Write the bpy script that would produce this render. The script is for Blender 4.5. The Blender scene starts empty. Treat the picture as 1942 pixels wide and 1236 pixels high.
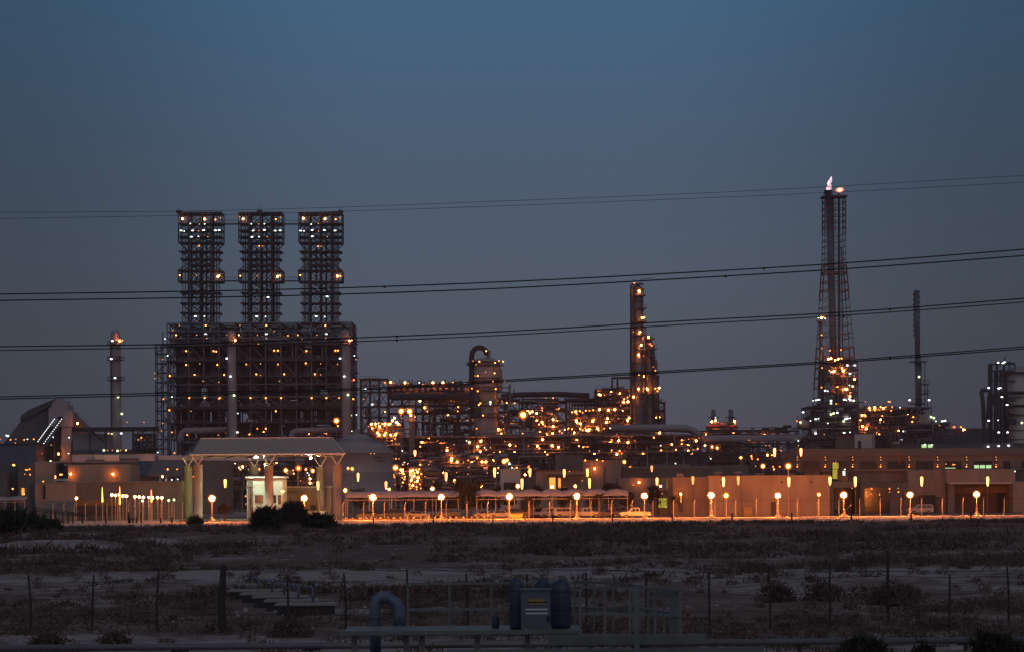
import bpy, math, random
from mathutils import Vector, Matrix
R = random.Random(7)
PI = math.pi
S = bpy.context.scene
COL = S.collection
# ---------------------------------------------------------------- camera
F = 5000.0            # focal length in photo pixels (photo is 1942 x 1236)
HZ = 939.0            # photo row of the horizon at the middle of the picture
H = 4.05              # camera height: a passenger looking out of a train on a low embankment
ROLL = 0.0074
cr, sr = math.cos(ROLL), math.sin(ROLL)
def W(px, py, Y, z=None):
    """world point at depth Y seen at photo pixel (px, py)"""
    u, v = px - 971.0, HZ - py
    u2, v2 = u * cr + v * sr, -u * sr + v * cr
    return Vector((u2 / F * Y, Y, H + v2 / F * Y if z is None else z))
def X(px, Y, py=930):  return W(px, py, Y).x
def Z(px, py, Y):      return W(px, py, Y).z
def ground_depth(px, py):
    return -F * H / (-(px - 971.0) * sr + (HZ - py) * cr)
cam = bpy.data.cameras.new('camera'); co = bpy.data.objects.new('camera', cam); COL.objects.link(co)
cam.sensor_width = 36; cam.lens = F / 1942 * 36
cam.shift_y = (HZ - 618.0) / 1942
cam.clip_start = 0.5; cam.clip_end = 60000
# a level camera rolled about its viewing axis
co.matrix_world = Matrix.Translation((0, 0, H)) @ Matrix.Rotation(PI / 2, 4, 'X') @ Matrix.Rotation(-ROLL, 4, 'Z')
S.camera = co
S.view_settings.view_transform = 'Standard'; S.view_settings.look = 'None'
S.view_settings.exposure = 0.0; S.view_settings.gamma = 1.0
S.cycles.max_bounces = 4; S.cycles.diffuse_bounces = 2; S.cycles.glossy_bounces = 2
S.cycles.transmission_bounces = 2; S.cycles.volume_bounces = 0; S.cycles.transparent_max_bounces = 6
S.cycles.caustics_reflective = False; S.cycles.caustics_refractive = False
S.cycles.use_light_tree = True
S.cycles.sample_clamp_indirect = 3.0
# ---------------------------------------------------------------- materials
MATS = {}
def mat(name, rgb, rough=.8, metal=0., var=.25, scale=.35, bump=0., rgb2=None, stretch=(1, 1, 1), det=6.):
    if name in MATS: return MATS[name]
    m = bpy.data.materials.new(name); m.use_nodes = True; nt = m.node_tree; N = nt.nodes; L = nt.links
    b = N['Principled BSDF']; b.inputs['Roughness'].default_value = rough; b.inputs['Metallic'].default_value = metal
    tc = N.new('ShaderNodeTexCoord'); mp = N.new('ShaderNodeMapping'); mp.inputs['Scale'].default_value = stretch
    L.new(tc.outputs['Object'], mp.inputs['Vector'])
    nz = N.new('ShaderNodeTexNoise'); nz.inputs['Scale'].default_value = scale; nz.inputs['Detail'].default_value = det
    nz.inputs['Roughness'].default_value = .65
    L.new(mp.outputs[0], nz.inputs['Vector'])
    rp = N.new('ShaderNodeValToRGB'); L.new(nz.outputs['Fac'], rp.inputs['Fac'])
    lo = tuple(c * (1 - var) for c in rgb); hi = tuple(min(1, c * (1 + var)) for c in (rgb2 or rgb))
    rp.color_ramp.elements[0].position = .32; rp.color_ramp.elements[0].color = (*lo, 1)
    rp.color_ramp.elements[1].position = .68; rp.color_ramp.elements[1].color = (*hi, 1)
    L.new(rp.outputs[0], b.inputs['Base Color'])
    if bump:
        bp = N.new('ShaderNodeBump'); bp.inputs['Strength'].default_value = bump; bp.inputs['Distance'].default_value = .3
        L.new(nz.outputs['Fac'], bp.inputs['Height']); L.new(bp.outputs[0], b.inputs['Normal'])
    MATS[name] = m; return m
def emit(name, rgb, strength):
    if name in MATS: return MATS[name]
    m = bpy.data.materials.new(name); m.use_nodes = True; nt = m.node_tree; N = nt.nodes
    N.remove(N['Principled BSDF']); e = N.new('ShaderNodeEmission')
    e.inputs[0].default_value = (*rgb, 1); e.inputs[1].default_value = strength
    nt.links.new(e.outputs[0], N['Material Output'].inputs['Surface'])
    MATS[name] = m; return m
SODIUM = (1.0, .36, .075)
# ---------------------------------------------------------------- mesh builder
class MB:
    def __init__(s): s.v = []; s.f = []
    def add(s, vs, fs):
        n = len(s.v); s.v += [Vector(v) for v in vs]; s.f += [[n + i for i in f] for f in fs]; return s
    def box(s, x0, x1, y0, y1, z0, z1):
        return s.add([(x0,y0,z0),(x1,y0,z0),(x1,y1,z0),(x0,y1,z0),(x0,y0,z1),(x1,y0,z1),(x1,y1,z1),(x0,y1,z1)],
                     [(0,3,2,1),(4,5,6,7),(0,1,5,4),(1,2,6,5),(2,3,7,6),(3,0,4,7)])
    def prism(s, pts, d):
        """closed polygon pts (3-D, planar) extruded by vector d"""
        n = len(pts); d = Vector(d)
        vs = [Vector(p) for p in pts] + [Vector(p) + d for p in pts]
        fs = [list(range(n))[::-1], list(range(n, 2 * n))] + [(i, (i + 1) % n, n + (i + 1) % n, n + i) for i in range(n)]
        return s.add(vs, fs)
    def _frame(s, a, b):
        d = (b - a).normalized(); up = Vector((0, 0, 1)) if abs(d.z) < .9 else Vector((0, 1, 0))
        u = d.cross(up).normalized(); return u, u.cross(d).normalized()
    def bar(s, a, b, w=.2, h=None):
        a, b = Vector(a), Vector(b)
        if (b - a).length < 1e-5: return s
        u, v = s._frame(a, b); w /= 2; h = (h / 2) if h else w
        c = [(-w, -h), (w, -h), (w, h), (-w, h)]
        return s.add([a + u * i + v * j for i, j in c] + [b + u * i + v * j for i, j in c],
                     [(3,2,1,0),(4,5,6,7),(0,1,5,4),(1,2,6,5),(2,3,7,6),(3,0,4,7)])
    def cyl(s, a, b, r, r2=None, n=12, cap=True):
        a, b = Vector(a), Vector(b); r2 = r if r2 is None else r2; u, v = s._frame(a, b)
        vs = [];
        for p, q in ((a, r), (b, r2)):
            vs += [p + (u * math.cos(t) + v * math.sin(t)) * q for t in (2 * PI * i / n for i in range(n))]
        fs = [(i, (i + 1) % n, n + (i + 1) % n, n + i) for i in range(n)]
        if cap: fs += [list(range(n))[::-1], list(range(n, 2 * n))]
        return s.add(vs, fs)
    def pipe(s, pts, r, n=10):
        """one continuous tube through pts"""
        pts = [Vector(p) for p in pts]; rings = []; vs = []
        prev = None
        for i, p in enumerate(pts):
            d = (pts[min(i + 1, len(pts) - 1)] - pts[max(i - 1, 0)]).normalized()
            if prev is None:
                up = Vector((0, 0, 1)) if abs(d.z) < .9 else Vector((0, 1, 0)); u = d.cross(up).normalized()
            else:
                u = (prev - d * prev.dot(d)).normalized()
            prev = u; v = d.cross(u)
            rr = r[i] if isinstance(r, (list, tuple)) else r
            vs += [p + (u * math.cos(t) + v * math.sin(t)) * rr for t in (2 * PI * k / n for k in range(n))]
        fs = []
        for i in range(len(pts) - 1):
            for k in range(n):
                fs.append((i*n+k, i*n+(k+1)%n, (i+1)*n+(k+1)%n, (i+1)*n+k))
        fs += [list(range(n))[::-1], list(range((len(pts)-1)*n, len(pts)*n))]
        return s.add(vs, fs)
    def lathe(s, x, y, prof, n=24):
        """prof: list of (r, z)"""
        vs = []; fs = []
        for r, z in prof:
            vs += [(x + r * math.cos(2*PI*k/n), y + r * math.sin(2*PI*k/n), z) for k in range(n)]
        for i in range(len(prof) - 1):
            for k in range(n): fs.append((i*n+k, i*n+(k+1)%n, (i+1)*n+(k+1)%n, (i+1)*n+k))
        fs += [list(range(n))[::-1], list(range((len(prof)-1)*n, len(prof)*n))]
        return s.add(vs, fs)
    def ball(s, c, r, rz=None, n=8, m=5):
        rz = rz or r
        return s.lathe(c[0], c[1], [(max(r * math.sin(PI*j/m), r*.02), c[2] - rz * math.cos(PI*j/m)) for j in range(m + 1)], n)
    def build(s, name, m, parent=None, origin=None, smooth=False):
        o0 = Vector((0, 0, 0))
        if parent is not None: o0 = wloc(parent)
        org = Vector(origin) if origin is not None else o0
        me = bpy.data.meshes.new(name); me.from_pydata([tuple(v - org) for v in s.v], [], s.f); me.update()
        if isinstance(m, str): m = MATS[m]
        me.materials.append(m)
        if smooth: me.polygons.foreach_set('use_smooth', [True] * len(me.polygons))
        o = bpy.data.objects.new(name, me); COL.objects.link(o)
        if parent is not None: o.parent = parent
        o.location = org - o0
        return o
def wloc(o):
    p = Vector(o.location)
    while o.parent is not None: o = o.parent; p += Vector(o.location)
    return p
def tag(o, label=None, cat=None, group=None, kind=None):
    if label: o['label'] = label
    if cat: o['category'] = cat
    if group: o['group'] = group
    if kind: o['kind'] = kind
    return o
def thing(name, label, cat, loc, group=None):
    o = bpy.data.objects.new(name, None); COL.objects.link(o); o.location = loc; o.empty_display_size = .5
    return tag(o, label, cat, group)
def arc(c, r, a0, a1, n=8, plane='xz'):
    out = []
    for i in range(n + 1):
        a = a0 + (a1 - a0) * i / n
        if plane == 'xz': out.append(Vector((c[0] + r * math.cos(a), c[1], c[2] + r * math.sin(a))))
        else: out.append(Vector((c[0], c[1] + r * math.cos(a), c[2] + r * math.sin(a))))
    return out
def dup(root, loc, label=None, group=None):
    r = root.copy(); COL.objects.link(r); r.location = loc
    if label: r['label'] = label
    if group: r['group'] = group
    for ch in list(root.children):
        c = ch.copy(); COL.objects.link(c); c.parent = r
        for g in list(ch.children):
            d = g.copy(); COL.objects.link(d); d.parent = c
    return r
# ---------------------------------------------------------------- sky: dusk
w = bpy.data.worlds.new('World'); S.world = w; w.use_nodes = True
nt = w.node_tree; N = nt.nodes; L = nt.links
sk = N.new('ShaderNodeTexSky'); sk.sky_type = 'NISHITA'; sk.sun_disc = False
sk.sun_elevation = math.radians(1.5); sk.sun_rotation = math.radians(180); sk.altitude = 0
sk.air_density = 1.0; sk.dust_density = 1.0; sk.ozone_density = 3.0
tc = N.new('ShaderNodeTexCoord'); sx = N.new('ShaderNodeSeparateXYZ'); L.new(tc.outputs['Generated'], sx.inputs[0])
rp = N.new('ShaderNodeValToRGB'); L.new(sx.outputs['Z'], rp.inputs['Fac'])
stops = [(0, (.064, .067, .092)), (.02, (.080, .085, .119)), (.065, (.078, .100, .138)), (.12, (.068, .102, .158)),
         (.185, (.050, .120, .214)), (.4, (.07, .11, .17)), (1, (.10, .12, .17))]
cr_ = rp.color_ramp
cr_.elements[0].position = 0; cr_.elements[0].color = (*stops[0][1], 1)
cr_.elements[1].position = 1; cr_.elements[1].color = (*stops[-1][1], 1)
for p, c in stops[1:-1]:
    e = cr_.elements.new(p); e.color = (*c, 1)
# the sky is a little dimmer to either side of due north
ab = N.new('ShaderNodeMath'); ab.operation = 'ABSOLUTE'; L.new(sx.outputs['X'], ab.inputs[0])
mr = N.new('ShaderNodeMapRange'); L.new(ab.outputs[0], mr.inputs[0])
mr.inputs['From Min'].default_value = .04; mr.inputs['From Max'].default_value = .20; mr.inputs['To Min'].default_value = 1.0; mr.inputs['To Max'].default_value = .60
mr.interpolation_type = 'SMOOTHSTEP'
vm = N.new('ShaderNodeVectorMath'); vm.operation = 'SCALE'; L.new(rp.outputs[0], vm.inputs[0]); L.new(mr.outputs[0], vm.inputs['Scale'])
sc = N.new('ShaderNodeVectorMath'); sc.operation = 'SCALE'; L.new(sk.outputs[0], sc.inputs[0]); sc.inputs['Scale'].default_value = .012
ad = N.new('ShaderNodeVectorMath'); ad.operation = 'ADD'; L.new(vm.outputs[0], ad.inputs[0]); L.new(sc.outputs[0], ad.inputs[1])
tw = N.new('ShaderNodeMapRange'); L.new(sx.outputs['Y'], tw.inputs[0]); tw.inputs['From Min'].default_value = .3; tw.inputs['From Max'].default_value = -.9; tw.inputs['To Min'].default_value = 0; tw.inputs['To Max'].default_value = 1
tv = N.new('ShaderNodeVectorMath'); tv.operation = 'SCALE'; tv.inputs[0].default_value = (.10, .082, .085); L.new(tw.outputs[0], tv.inputs['Scale'])
ad2 = N.new('ShaderNodeVectorMath'); ad2.operation = 'ADD'; L.new(ad.outputs[0], ad2.inputs[0]); L.new(tv.outputs[0], ad2.inputs[1]); ad = ad2
bg = N['Background']; L.new(ad.outputs[0], bg.inputs[0]); bg.inputs[1].default_value = 1.0
sl = bpy.data.lights.new('sun', 'SUN'); sl.energy = .06; sl.angle = math.radians(20); sl.color = (1, .88, .86)
so = bpy.data.objects.new('sun', sl); COL.objects.link(so); so.rotation_euler = (math.radians(62), 0, math.radians(25))
from mathutils import noise
# ---------------------------------------------------------------- materials
mat('steel', (.058, .064, .078), .6, .3, .35, .2)
mat('vessel_dark', (.15, .155, .17), .5, .3, .3, .3)
mat('steel_mid', (.16, .18, .22), .55, .3, .3, .2)
mat('steel_pale', (.20, .19, .19), .5, .4, .25, .3)
mat('rust', (.052, .045, .047), .8, 0, .4, .3)
mat('red_steel', (.22, .05, .045), .6, 0, .3, .4)
mat('vessel', (.42, .38, .35), .45, .3, .2, .15)
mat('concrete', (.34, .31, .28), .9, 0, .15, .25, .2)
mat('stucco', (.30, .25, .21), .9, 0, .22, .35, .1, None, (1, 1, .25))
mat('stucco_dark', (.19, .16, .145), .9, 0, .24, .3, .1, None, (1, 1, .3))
mat('white_wall', (.62, .58, .52), .9, 0, .08, .15)
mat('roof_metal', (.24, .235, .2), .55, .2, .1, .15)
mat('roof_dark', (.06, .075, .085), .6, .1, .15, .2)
mat('dark_glass', (.02, .022, .026), .12, 0, .2, 1)
mat('black', (.012, .012, .013), .7, 0, .2, 1)
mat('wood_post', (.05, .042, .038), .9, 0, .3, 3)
mat('lamp_post', (.5, .42, .34), .6, 0, .1, 2)
mat('fabric', (.36, .34, .36), .9, 0, .1, .6, .15)
mat('pavement', (.72, .64, .52), .9, 0, .12, .4)
mat('road', (.58, .46, .34), .95, 0, .2, .25, .2, (.64, .52, .4))
mat('leaf', (.032, .036, .02), .8, 0, .35, 2)
mat('scrub', (.135, .086, .068), .95, 0, .45, .6)
mat('bark', (.11, .08, .055), .9, 0, .3, 4)
mat('tyre', (.02, .02, .02), .9, 0, .1, 2)
mat('car_white', (.36, .36, .37), .35, 0, .03, 1)
mat('car_silver', (.2, .2, .22), .3, .5, .04, 1)
mat('car_dark', (.05, .055, .07), .3, .2, .05, 1)
mat('car_orange', (.62, .55, .45), .4, 0, .04, 1)
mat('blue_steel', (.055, .08, .125), .35, .25, .2, 1.5)
mat('cabinet', (.13, .15, .19), .5, .2, .1, 1)
mat('hedge', (.20, .15, .05), .9, 0, .4, 2)
mat('green_steel', (.17, .195, .185), .55, .2, .2, 1.5)
mat('pipe_blue', (.14, .18, .25), .45, .2, .15, 2)
mat('ochre', (.38, .27, .1), .8, 0, .1, 1)
mat('white_paint', (.75, .75, .75), .5, 0, .05, 1)
mat('red_paint', (.45, .04, .03), .6, 0, .1, 1)
mat('tank_steel', (.34, .32, .33), .6, .1, .10, .08, 0, None, (1, 1, .3))
mat('slate_sheet', (.12, .13, .14), .6, .2, .2, .05)
emit('e_o', (1, .22, .03), 6); emit('e_O', (1, .20, .028), 100); emit('e_s', (1, .34, .10), 2.0)
emit('e_y', (1, .24, .04), 12)
emit('e_w', (.86, 1, .86), 3.2); emit('e_W', (.92, 1, .95), 3.5); emit('e_g', (.8, 1, .45), 2.6); emit('e_r', (1, .10, .03), 5)
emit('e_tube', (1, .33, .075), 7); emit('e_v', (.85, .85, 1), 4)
emit('street', (1, .285, .042), 2500); emit('street_far', (1, .29, .045), 190); emit('street_dim', (1, .30, .05), 50)
emit('lit_green', (.55, .85, .38), 1.0); emit('lit_yellow', (.75, .62, .08), .55); emit('lit_orange', (1, .34, .06), 1.6)
emit('lit_white', (.75, .9, .8), 1.3)
# ---------------------------------------------------------------- ground
def gauss(x, y, cx, cy, sx, sy): return math.exp(-((x - cx) / sx) ** 2 - ((y - cy) / sy) ** 2)
MOUNDS = [(W(150, 1050, 200).x, 196, 7.5, 7, 1.0), (W(75, 1000, 262).x, 268, 5, 8, .9), (W(250, 1045, 215).x, 222, 5, 8, .55),
          (W(40, 1060, 170).x, 172, 6, 6, .4), (W(700, 1075, 170).x, 172, 9, 6, .25)]
def gz(x, y):
    if y < 30 or y > 384 or abs(x) > 120: return 0.
    k = min(1, (y - 30) / 20, (384 - y) / 14, (120 - abs(x)) / 15)
    h = .30 * noise.fractal(Vector((x * .09, y * .05, 3.1)), 1.0, 2.1, 4) + .10 * noise.noise(Vector((x * .5, y * .35, 9)))
    for cx, cy, a, b, t in MOUNDS: h += t * gauss(x, y, cx, cy, a, b) * (1 + .25 * noise.noise(Vector((x * .4, y * .4, 1))))
    for ty in (136., 72.): h *= 1 - .8 * math.exp(-((y - ty) / 6) ** 2)
    return min(h * k, .5 * 4.05 * (1 - y / 394)) if y < 392 else 0.
xs = [-20000, -6000, -2000, -800, -350, -200, -150] + [-120 + i * 1.25 for i in range(193)] + [150, 200, 350, 800, 2000, 6000, 20000]
ys = [-300, -50, 0, 20] + [30 + i * 1.0 for i in range(355)] + [390, 400, 420, 450, 500, 700, 1000, 1500, 2500, 5000, 12000, 30000]
vs = [(x, y, gz(x, y)) for y in ys for x in xs]; nx = len(xs)
fs = [(j*nx+i, j*nx+i+1, (j+1)*nx+i+1, (j+1)*nx+i) for j in range(len(ys)-1) for i in range(nx-1)]
m = bpy.data.materials.new('desert'); m.use_nodes = True; nt = m.node_tree; N = nt.nodes; L = nt.links
b = N['Principled BSDF']; b.inputs['Roughness'].default_value = 1.0; b.inputs['Specular IOR Level'].default_value = .1
tc = N.new('ShaderNodeTexCoord'); sx = N.new('ShaderNodeSeparateXYZ'); L.new(tc.outputs['Object'], sx.inputs[0])
mr = N.new('ShaderNodeMapRange'); yw = N.new('ShaderNodeTexNoise'); yw.inputs['Scale'].default_value = .06; yw.inputs['Detail'].default_value = 4; L.new(tc.outputs['Object'], yw.inputs['Vector'])
ya = N.new('ShaderNodeMath'); ya.operation = 'MULTIPLY_ADD'; L.new(yw.outputs['Fac'], ya.inputs[0]); ya.inputs[1].default_value = 16; ya.inputs[2].default_value = -8
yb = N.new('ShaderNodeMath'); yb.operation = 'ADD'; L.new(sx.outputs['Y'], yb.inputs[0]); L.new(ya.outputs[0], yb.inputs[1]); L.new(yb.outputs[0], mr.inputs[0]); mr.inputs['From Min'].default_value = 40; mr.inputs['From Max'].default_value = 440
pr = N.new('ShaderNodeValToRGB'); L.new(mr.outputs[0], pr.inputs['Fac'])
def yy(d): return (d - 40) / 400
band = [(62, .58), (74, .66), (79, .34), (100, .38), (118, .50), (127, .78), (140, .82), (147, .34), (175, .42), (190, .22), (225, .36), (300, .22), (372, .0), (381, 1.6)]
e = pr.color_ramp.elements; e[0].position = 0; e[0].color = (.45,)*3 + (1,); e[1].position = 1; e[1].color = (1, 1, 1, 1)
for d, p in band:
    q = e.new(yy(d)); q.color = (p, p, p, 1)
def nz(scale, st, det=7):
    mp = N.new('ShaderNodeMapping'); mp.inputs['Scale'].default_value = st; L.new(tc.outputs['Object'], mp.inputs[0])
    n = N.new('ShaderNodeTexNoise'); n.inputs['Scale'].default_value = scale; n.inputs['Detail'].default_value = det; n.inputs['Roughness'].default_value = .68
    L.new(mp.outputs[0], n.inputs['Vector']); return n
n1 = nz(.22, (1, .6, 1)); n2 = nz(1.6, (1, .7, 1), 5); n3 = nz(.05, (1, 1, 1), 3)
def mth(op, a, c):
    t = N.new('ShaderNodeMath'); t.operation = op
    for i, v in enumerate((a, c)):
        if isinstance(v, (int, float)): t.inputs[i].default_value = v
        else: L.new(v, t.inputs[i])
    return t.outputs[0]
s1 = mth('ADD', mth('MULTIPLY', n1.outputs['Fac'], 1.9), mth('MULTIPLY', n2.outputs['Fac'], .9))
s1 = mth('SUBTRACT', mth('ADD', s1, mth('MULTIPLY', n3.outputs['Fac'], 1.2)), 2.0)
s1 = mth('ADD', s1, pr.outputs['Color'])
for cx, cy, rr in ((MOUNDS[0][0], MOUNDS[0][1], 9), (MOUNDS[1][0], MOUNDS[1][1], 9), (MOUNDS[2][0], MOUNDS[2][1], 7)):
    sb = N.new('ShaderNodeVectorMath'); sb.operation = 'DISTANCE'; L.new(tc.outputs['Object'], sb.inputs[0]); sb.inputs[1].default_value = (cx, cy - 2, .4)
    mp_ = N.new('ShaderNodeMapRange'); L.new(sb.outputs['Value'], mp_.inputs[0]); mp_.inputs['From Min'].default_value = rr; mp_.inputs['From Max'].default_value = rr * .5; mp_.inputs['To Max'].default_value = .4
    s1 = mth('ADD', s1, mp_.outputs[0])
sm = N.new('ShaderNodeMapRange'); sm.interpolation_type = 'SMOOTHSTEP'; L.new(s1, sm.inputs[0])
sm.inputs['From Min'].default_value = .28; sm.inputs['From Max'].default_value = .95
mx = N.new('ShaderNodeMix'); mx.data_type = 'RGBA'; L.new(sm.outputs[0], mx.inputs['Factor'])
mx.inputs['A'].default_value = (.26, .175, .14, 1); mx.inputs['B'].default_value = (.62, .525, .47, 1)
mx2 = N.new('ShaderNodeMix'); mx2.data_type = 'RGBA'; mx2.blend_type = 'MULTIPLY'; mx2.inputs['Factor'].default_value = .6
L.new(mx.outputs['Result'], mx2.inputs['A']); L.new(n2.outputs['Fac'], mx2.inputs['B'])
L.new(mx2.outputs['Result'], b.inputs['Base Color'])
bp = N.new('ShaderNodeBump'); bp.inputs['Strength'].default_value = .7; bp.inputs['Distance'].default_value = .25
L.new(s1, bp.inputs['Height']); L.new(bp.outputs[0], b.inputs['Normal'])
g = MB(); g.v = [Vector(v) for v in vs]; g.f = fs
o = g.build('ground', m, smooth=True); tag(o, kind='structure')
# lit frontage road, its kerbed pavement and the forecourt behind
xa, xb = -260, 260
r_ = MB(); r_.add([(xa, 392, .006), (xb, 392, .006), (xb, 434, .006), (xa, 434, .006)], [(0, 1, 2, 3)]); tag(r_.build('road', 'road'), kind='structure')
p_ = MB(); p_.box(-35, xb, 434.0, 443, -.05, .14); tag(p_.build('pavement', 'pavement'), kind='structure')
y_ = MB(); y_.add([(-260, 443.2, .008), (260, 443.2, .008), (260, 600, .008), (-260, 600, .008)], [(0, 1, 2, 3)]); tag(y_.build('yard', 'stucco_dark'), kind='structure')
# ---------------------------------------------------------------- scrub
def bush_mesh(mb, c, r, h, n, rnd, leafs=1.0):
    for _ in range(n):
        a = rnd.uniform(0, 2*PI); q = rnd.random() ** .6; zz = rnd.uniform(0, 1)
        rr = r * q * math.sqrt(max(0, 1 - zz ** 2 * .8)) ; p = Vector((c[0] + rr*math.cos(a), c[1] + rr*math.sin(a), c[2] + h*zz))
        s = leafs * rnd.uniform(.05, .16) * (1 + r * .3)
        d = Vector((rnd.uniform(-1, 1), rnd.uniform(-1, 1), rnd.uniform(-.2, 1.4))).normalized(); e_ = d.cross(Vector((rnd.uniform(-1, 1), rnd.uniform(-1, 1), rnd.uniform(-1, 1)))).normalized()
        mb.add([p - e_*s*.35, p + e_*s*.35, p + d*s*2.6], [(0, 1, 2)])
rb = random.Random(3)
mb = MB(); cnt = 0
while cnt < 3000:
    y = 62 + (384 - 62) * rb.random() ** 1.25; hw = y * .215 + 6; x = rb.uniform(-hw, hw)
    n = noise.fractal(Vector((x * .05, y * .03, 7)), 1, 2, 3)
    if 86 < y < 108 and X(425, y, 1150) < x < X(655, y, 1150): continue
    keep = .42 + n * 1.5
    if 126 < y < 142: keep -= .62
    if y < 76: keep -= .30
    if y > 355: keep += .5
    if 78 < y < 126: keep -= .08
    if 150 < y < 340: keep -= .12
    if rb.random() > keep: continue
    r = rb.uniform(.35, 1.1) * (1 + .5 * (y > 150)); h = r * rb.uniform(.2, .42)
    h = min(h, .75 * 4.05 * (1 - y / 394) - max(0, gz(x, y)) - .02)
    if h < .04: h = .04
    if y > 340: r *= .8
    bush_mesh(mb, (x, y, gz(x, y) - .05), r, h, int((70 if y < 100 else 45) * (.5 + r)) if y < 170 else 22, rb, .42 if y < 100 else .7 if y < 170 else 1.3)
    cnt += 1
for _ in range(420):   # taller, separate tufts on the nearer sand
    y = rb.uniform(60, 152); x = rb.uniform(-1, 1) * (y * .21 + 4)
    if 84 < y < 110 and X(420, y, 1150) < x < X(660, y, 1150): continue
    if y < 69 and rb.random() < .5: continue
    r = rb.uniform(.18, .6); h = r * rb.uniform(.5, .9); bush_mesh(mb, (x, y, gz(x, y) - .03), r, h, int(90 * (.3 + r)), rb, .5)
mb_l = mb
tag(mb.build('scrub', 'scrub'), 'low dry desert scrub scattered over the dark sand', kind='stuff')
# tyre ruts across the field and scattered stones
pts = []
for px, py in ((-140, 1084), (0, 1079), (150, 1072), (400, 1073), (700, 1079), (1000, 1081), (1300, 1084), (1600, 1082), (2100, 1080)):
    d_ = ground_depth(px, py); pts.append(W(px, py, d_, 0))
rut = MB()
for off in (-.95, .95):
    for a_, c_ in zip(pts, pts[1:]):
        for k in range(14):
            q0, q1 = a_.lerp(c_, k / 14), a_.lerp(c_, (k + 1) / 14); wb_ = .5 + .2 * noise.noise(Vector((q0.x * .3, off, 2)))
            rut.add([(q0.x, q0.y + off - wb_, gz(q0.x, q0.y + off - wb_) + .05), (q1.x, q1.y + off - wb_, gz(q1.x, q1.y + off - wb_) + .05), (q1.x, q1.y + off + wb_, gz(q1.x, q1.y + off + wb_) + .05), (q0.x, q0.y + off + wb_, gz(q0.x, q0.y + off + wb_) + .05)], [(0, 1, 2, 3)])
mat('rut_sand', (.42, .36, .33), 1, 0, .35, .7); tag(rut.build('track', 'rut_sand'), kind='structure')
st_ = MB()
for _ in range(1100):
    y = rb.uniform(60, 240); x = rb.uniform(-1, 1) * (y * .21 + 4); s_ = rb.uniform(.03, .09) * (1 + y / 400); z_ = gz(x, y) + s_ * .2
    P_ = [Vector((x + s_ * rb.uniform(.6, 1.2) * math.cos(a * PI / 2 + .4), y + s_ * rb.uniform(.6, 1.2) * math.sin(a * PI / 2 + .4), z_ - s_ * .3)) for a in range(4)]
    st_.add(P_ + [Vector((x, y, z_ + s_ * .55))], [(0, 1, 4), (1, 2, 4), (2, 3, 4), (3, 0, 4)])
tag(st_.build('stones', 'rut_sand'), 'pale stones and litter scattered over the sand', kind='stuff')
def shrub(px, py, D, r, h, n, label, mt='scrub', leafs=.55):
    n = int(n * (2.2 if leafs < 1 else 1.2))
    p = W(px, py, D); z = gz(p.x, D); t = MB(); rnd = random.Random(int(px))
    for k in range(7):
        a = rnd.uniform(0, 2*PI); q = r * .55 * rnd.random()
        bush_mesh(t, (p.x + q*math.cos(a), D + q*math.sin(a), z - .05), r * rnd.uniform(.4, .7), h * rnd.uniform(.55, 1), n // 7, rnd, leafs)
    root = thing('desert_shrub', label, 'shrub', (p.x, D, z), 'larger shrubs standing out of the scrub')
    t.build('foliage', mt, root)
    st = MB()
    for k in range(6):
        a = rnd.uniform(0, 2*PI); st.cyl((p.x, D, z - .1), (p.x + r*.35*math.cos(a), D + r*.35*math.sin(a), z + h*.6), .06, .02, 5)
    st.build('stem', 'bark', root)
shrub(1022, 1050, 178, 1.3, .8, 500, 'round dark shrub alone in the middle distance, above the railed platform')
shrub(1425, 1087, 136, 1.2, .55, 500, 'low wide brown shrub on the right end of the pale track')
shrub(1595, 1087, 136, .65, .5, 300, 'small dark shrub just right of the low wide one on the pale track')
shrub(1485, 1150, 98, 1.1, .8, 500, 'dark bushy shrub beyond the wire fence, right of the railed platform')
shrub(1690, 1150, 96, 1.8, 1.2, 800, 'largest dark thicket behind the wire fence at the right')
shrub(1560, 1150, 97, 1.2, .9, 500, 'grey dark thicket behind the fence between two other bushes')
shrub(1620, 1232, 60.5, .95, .82, 1400, 'rounded black bush below the low pipeline near the right T-support', 'leaf')
shrub(1885, 1232, 60.5, 1.0, .78, 1400, 'rounded black bush in the bottom right corner', 'leaf')
shrub(1745, 1232, 60.5, .45, .72, 500, 'tiny bush between two rounded black bushes by the pipeline', 'leaf')
shrub(560, 1198, 77, .8, .5, 500, 'dark low shrub on pale sand left of the gooseneck pipe')
shrub(215, 1215, 72, .6, .4, 400, 'small shrub on the pale sand strip at lower left')
shrub(90, 1215, 72, .7, .4, 400, 'dry shrub in the lower left corner above the pipeline')
shrub(30, 1002, 305, 4.8, 2.3, 2600, 'broad black bush mass at the left edge before the parking', 'leaf', 2.6)
shrub(95, 1004, 300, 2.2, 1.6, 900, 'smaller dark bush trailing right of the broad bush mass', 'leaf', 2.2)
shrub(505, 1002, 318, 2.4, 2.6, 1600, 'black bush below the gatehouse, left half of the pair', 'leaf', 2.2)
shrub(550, 992, 385, 2.7, 3.6, 2600, 'tall ragged tree-like bush in front of the gatehouse', 'leaf', 2.2)
shrub(600, 1000, 335, 2.6, 1.6, 1200, 'low spreading dark bush right of the tall ragged one', 'leaf', 2.2)
shrub(370, 990, 395, 1.5, 1.1, 700, 'small black bush at the foot of the left pavilion columns', 'leaf', 2.0)
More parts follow.
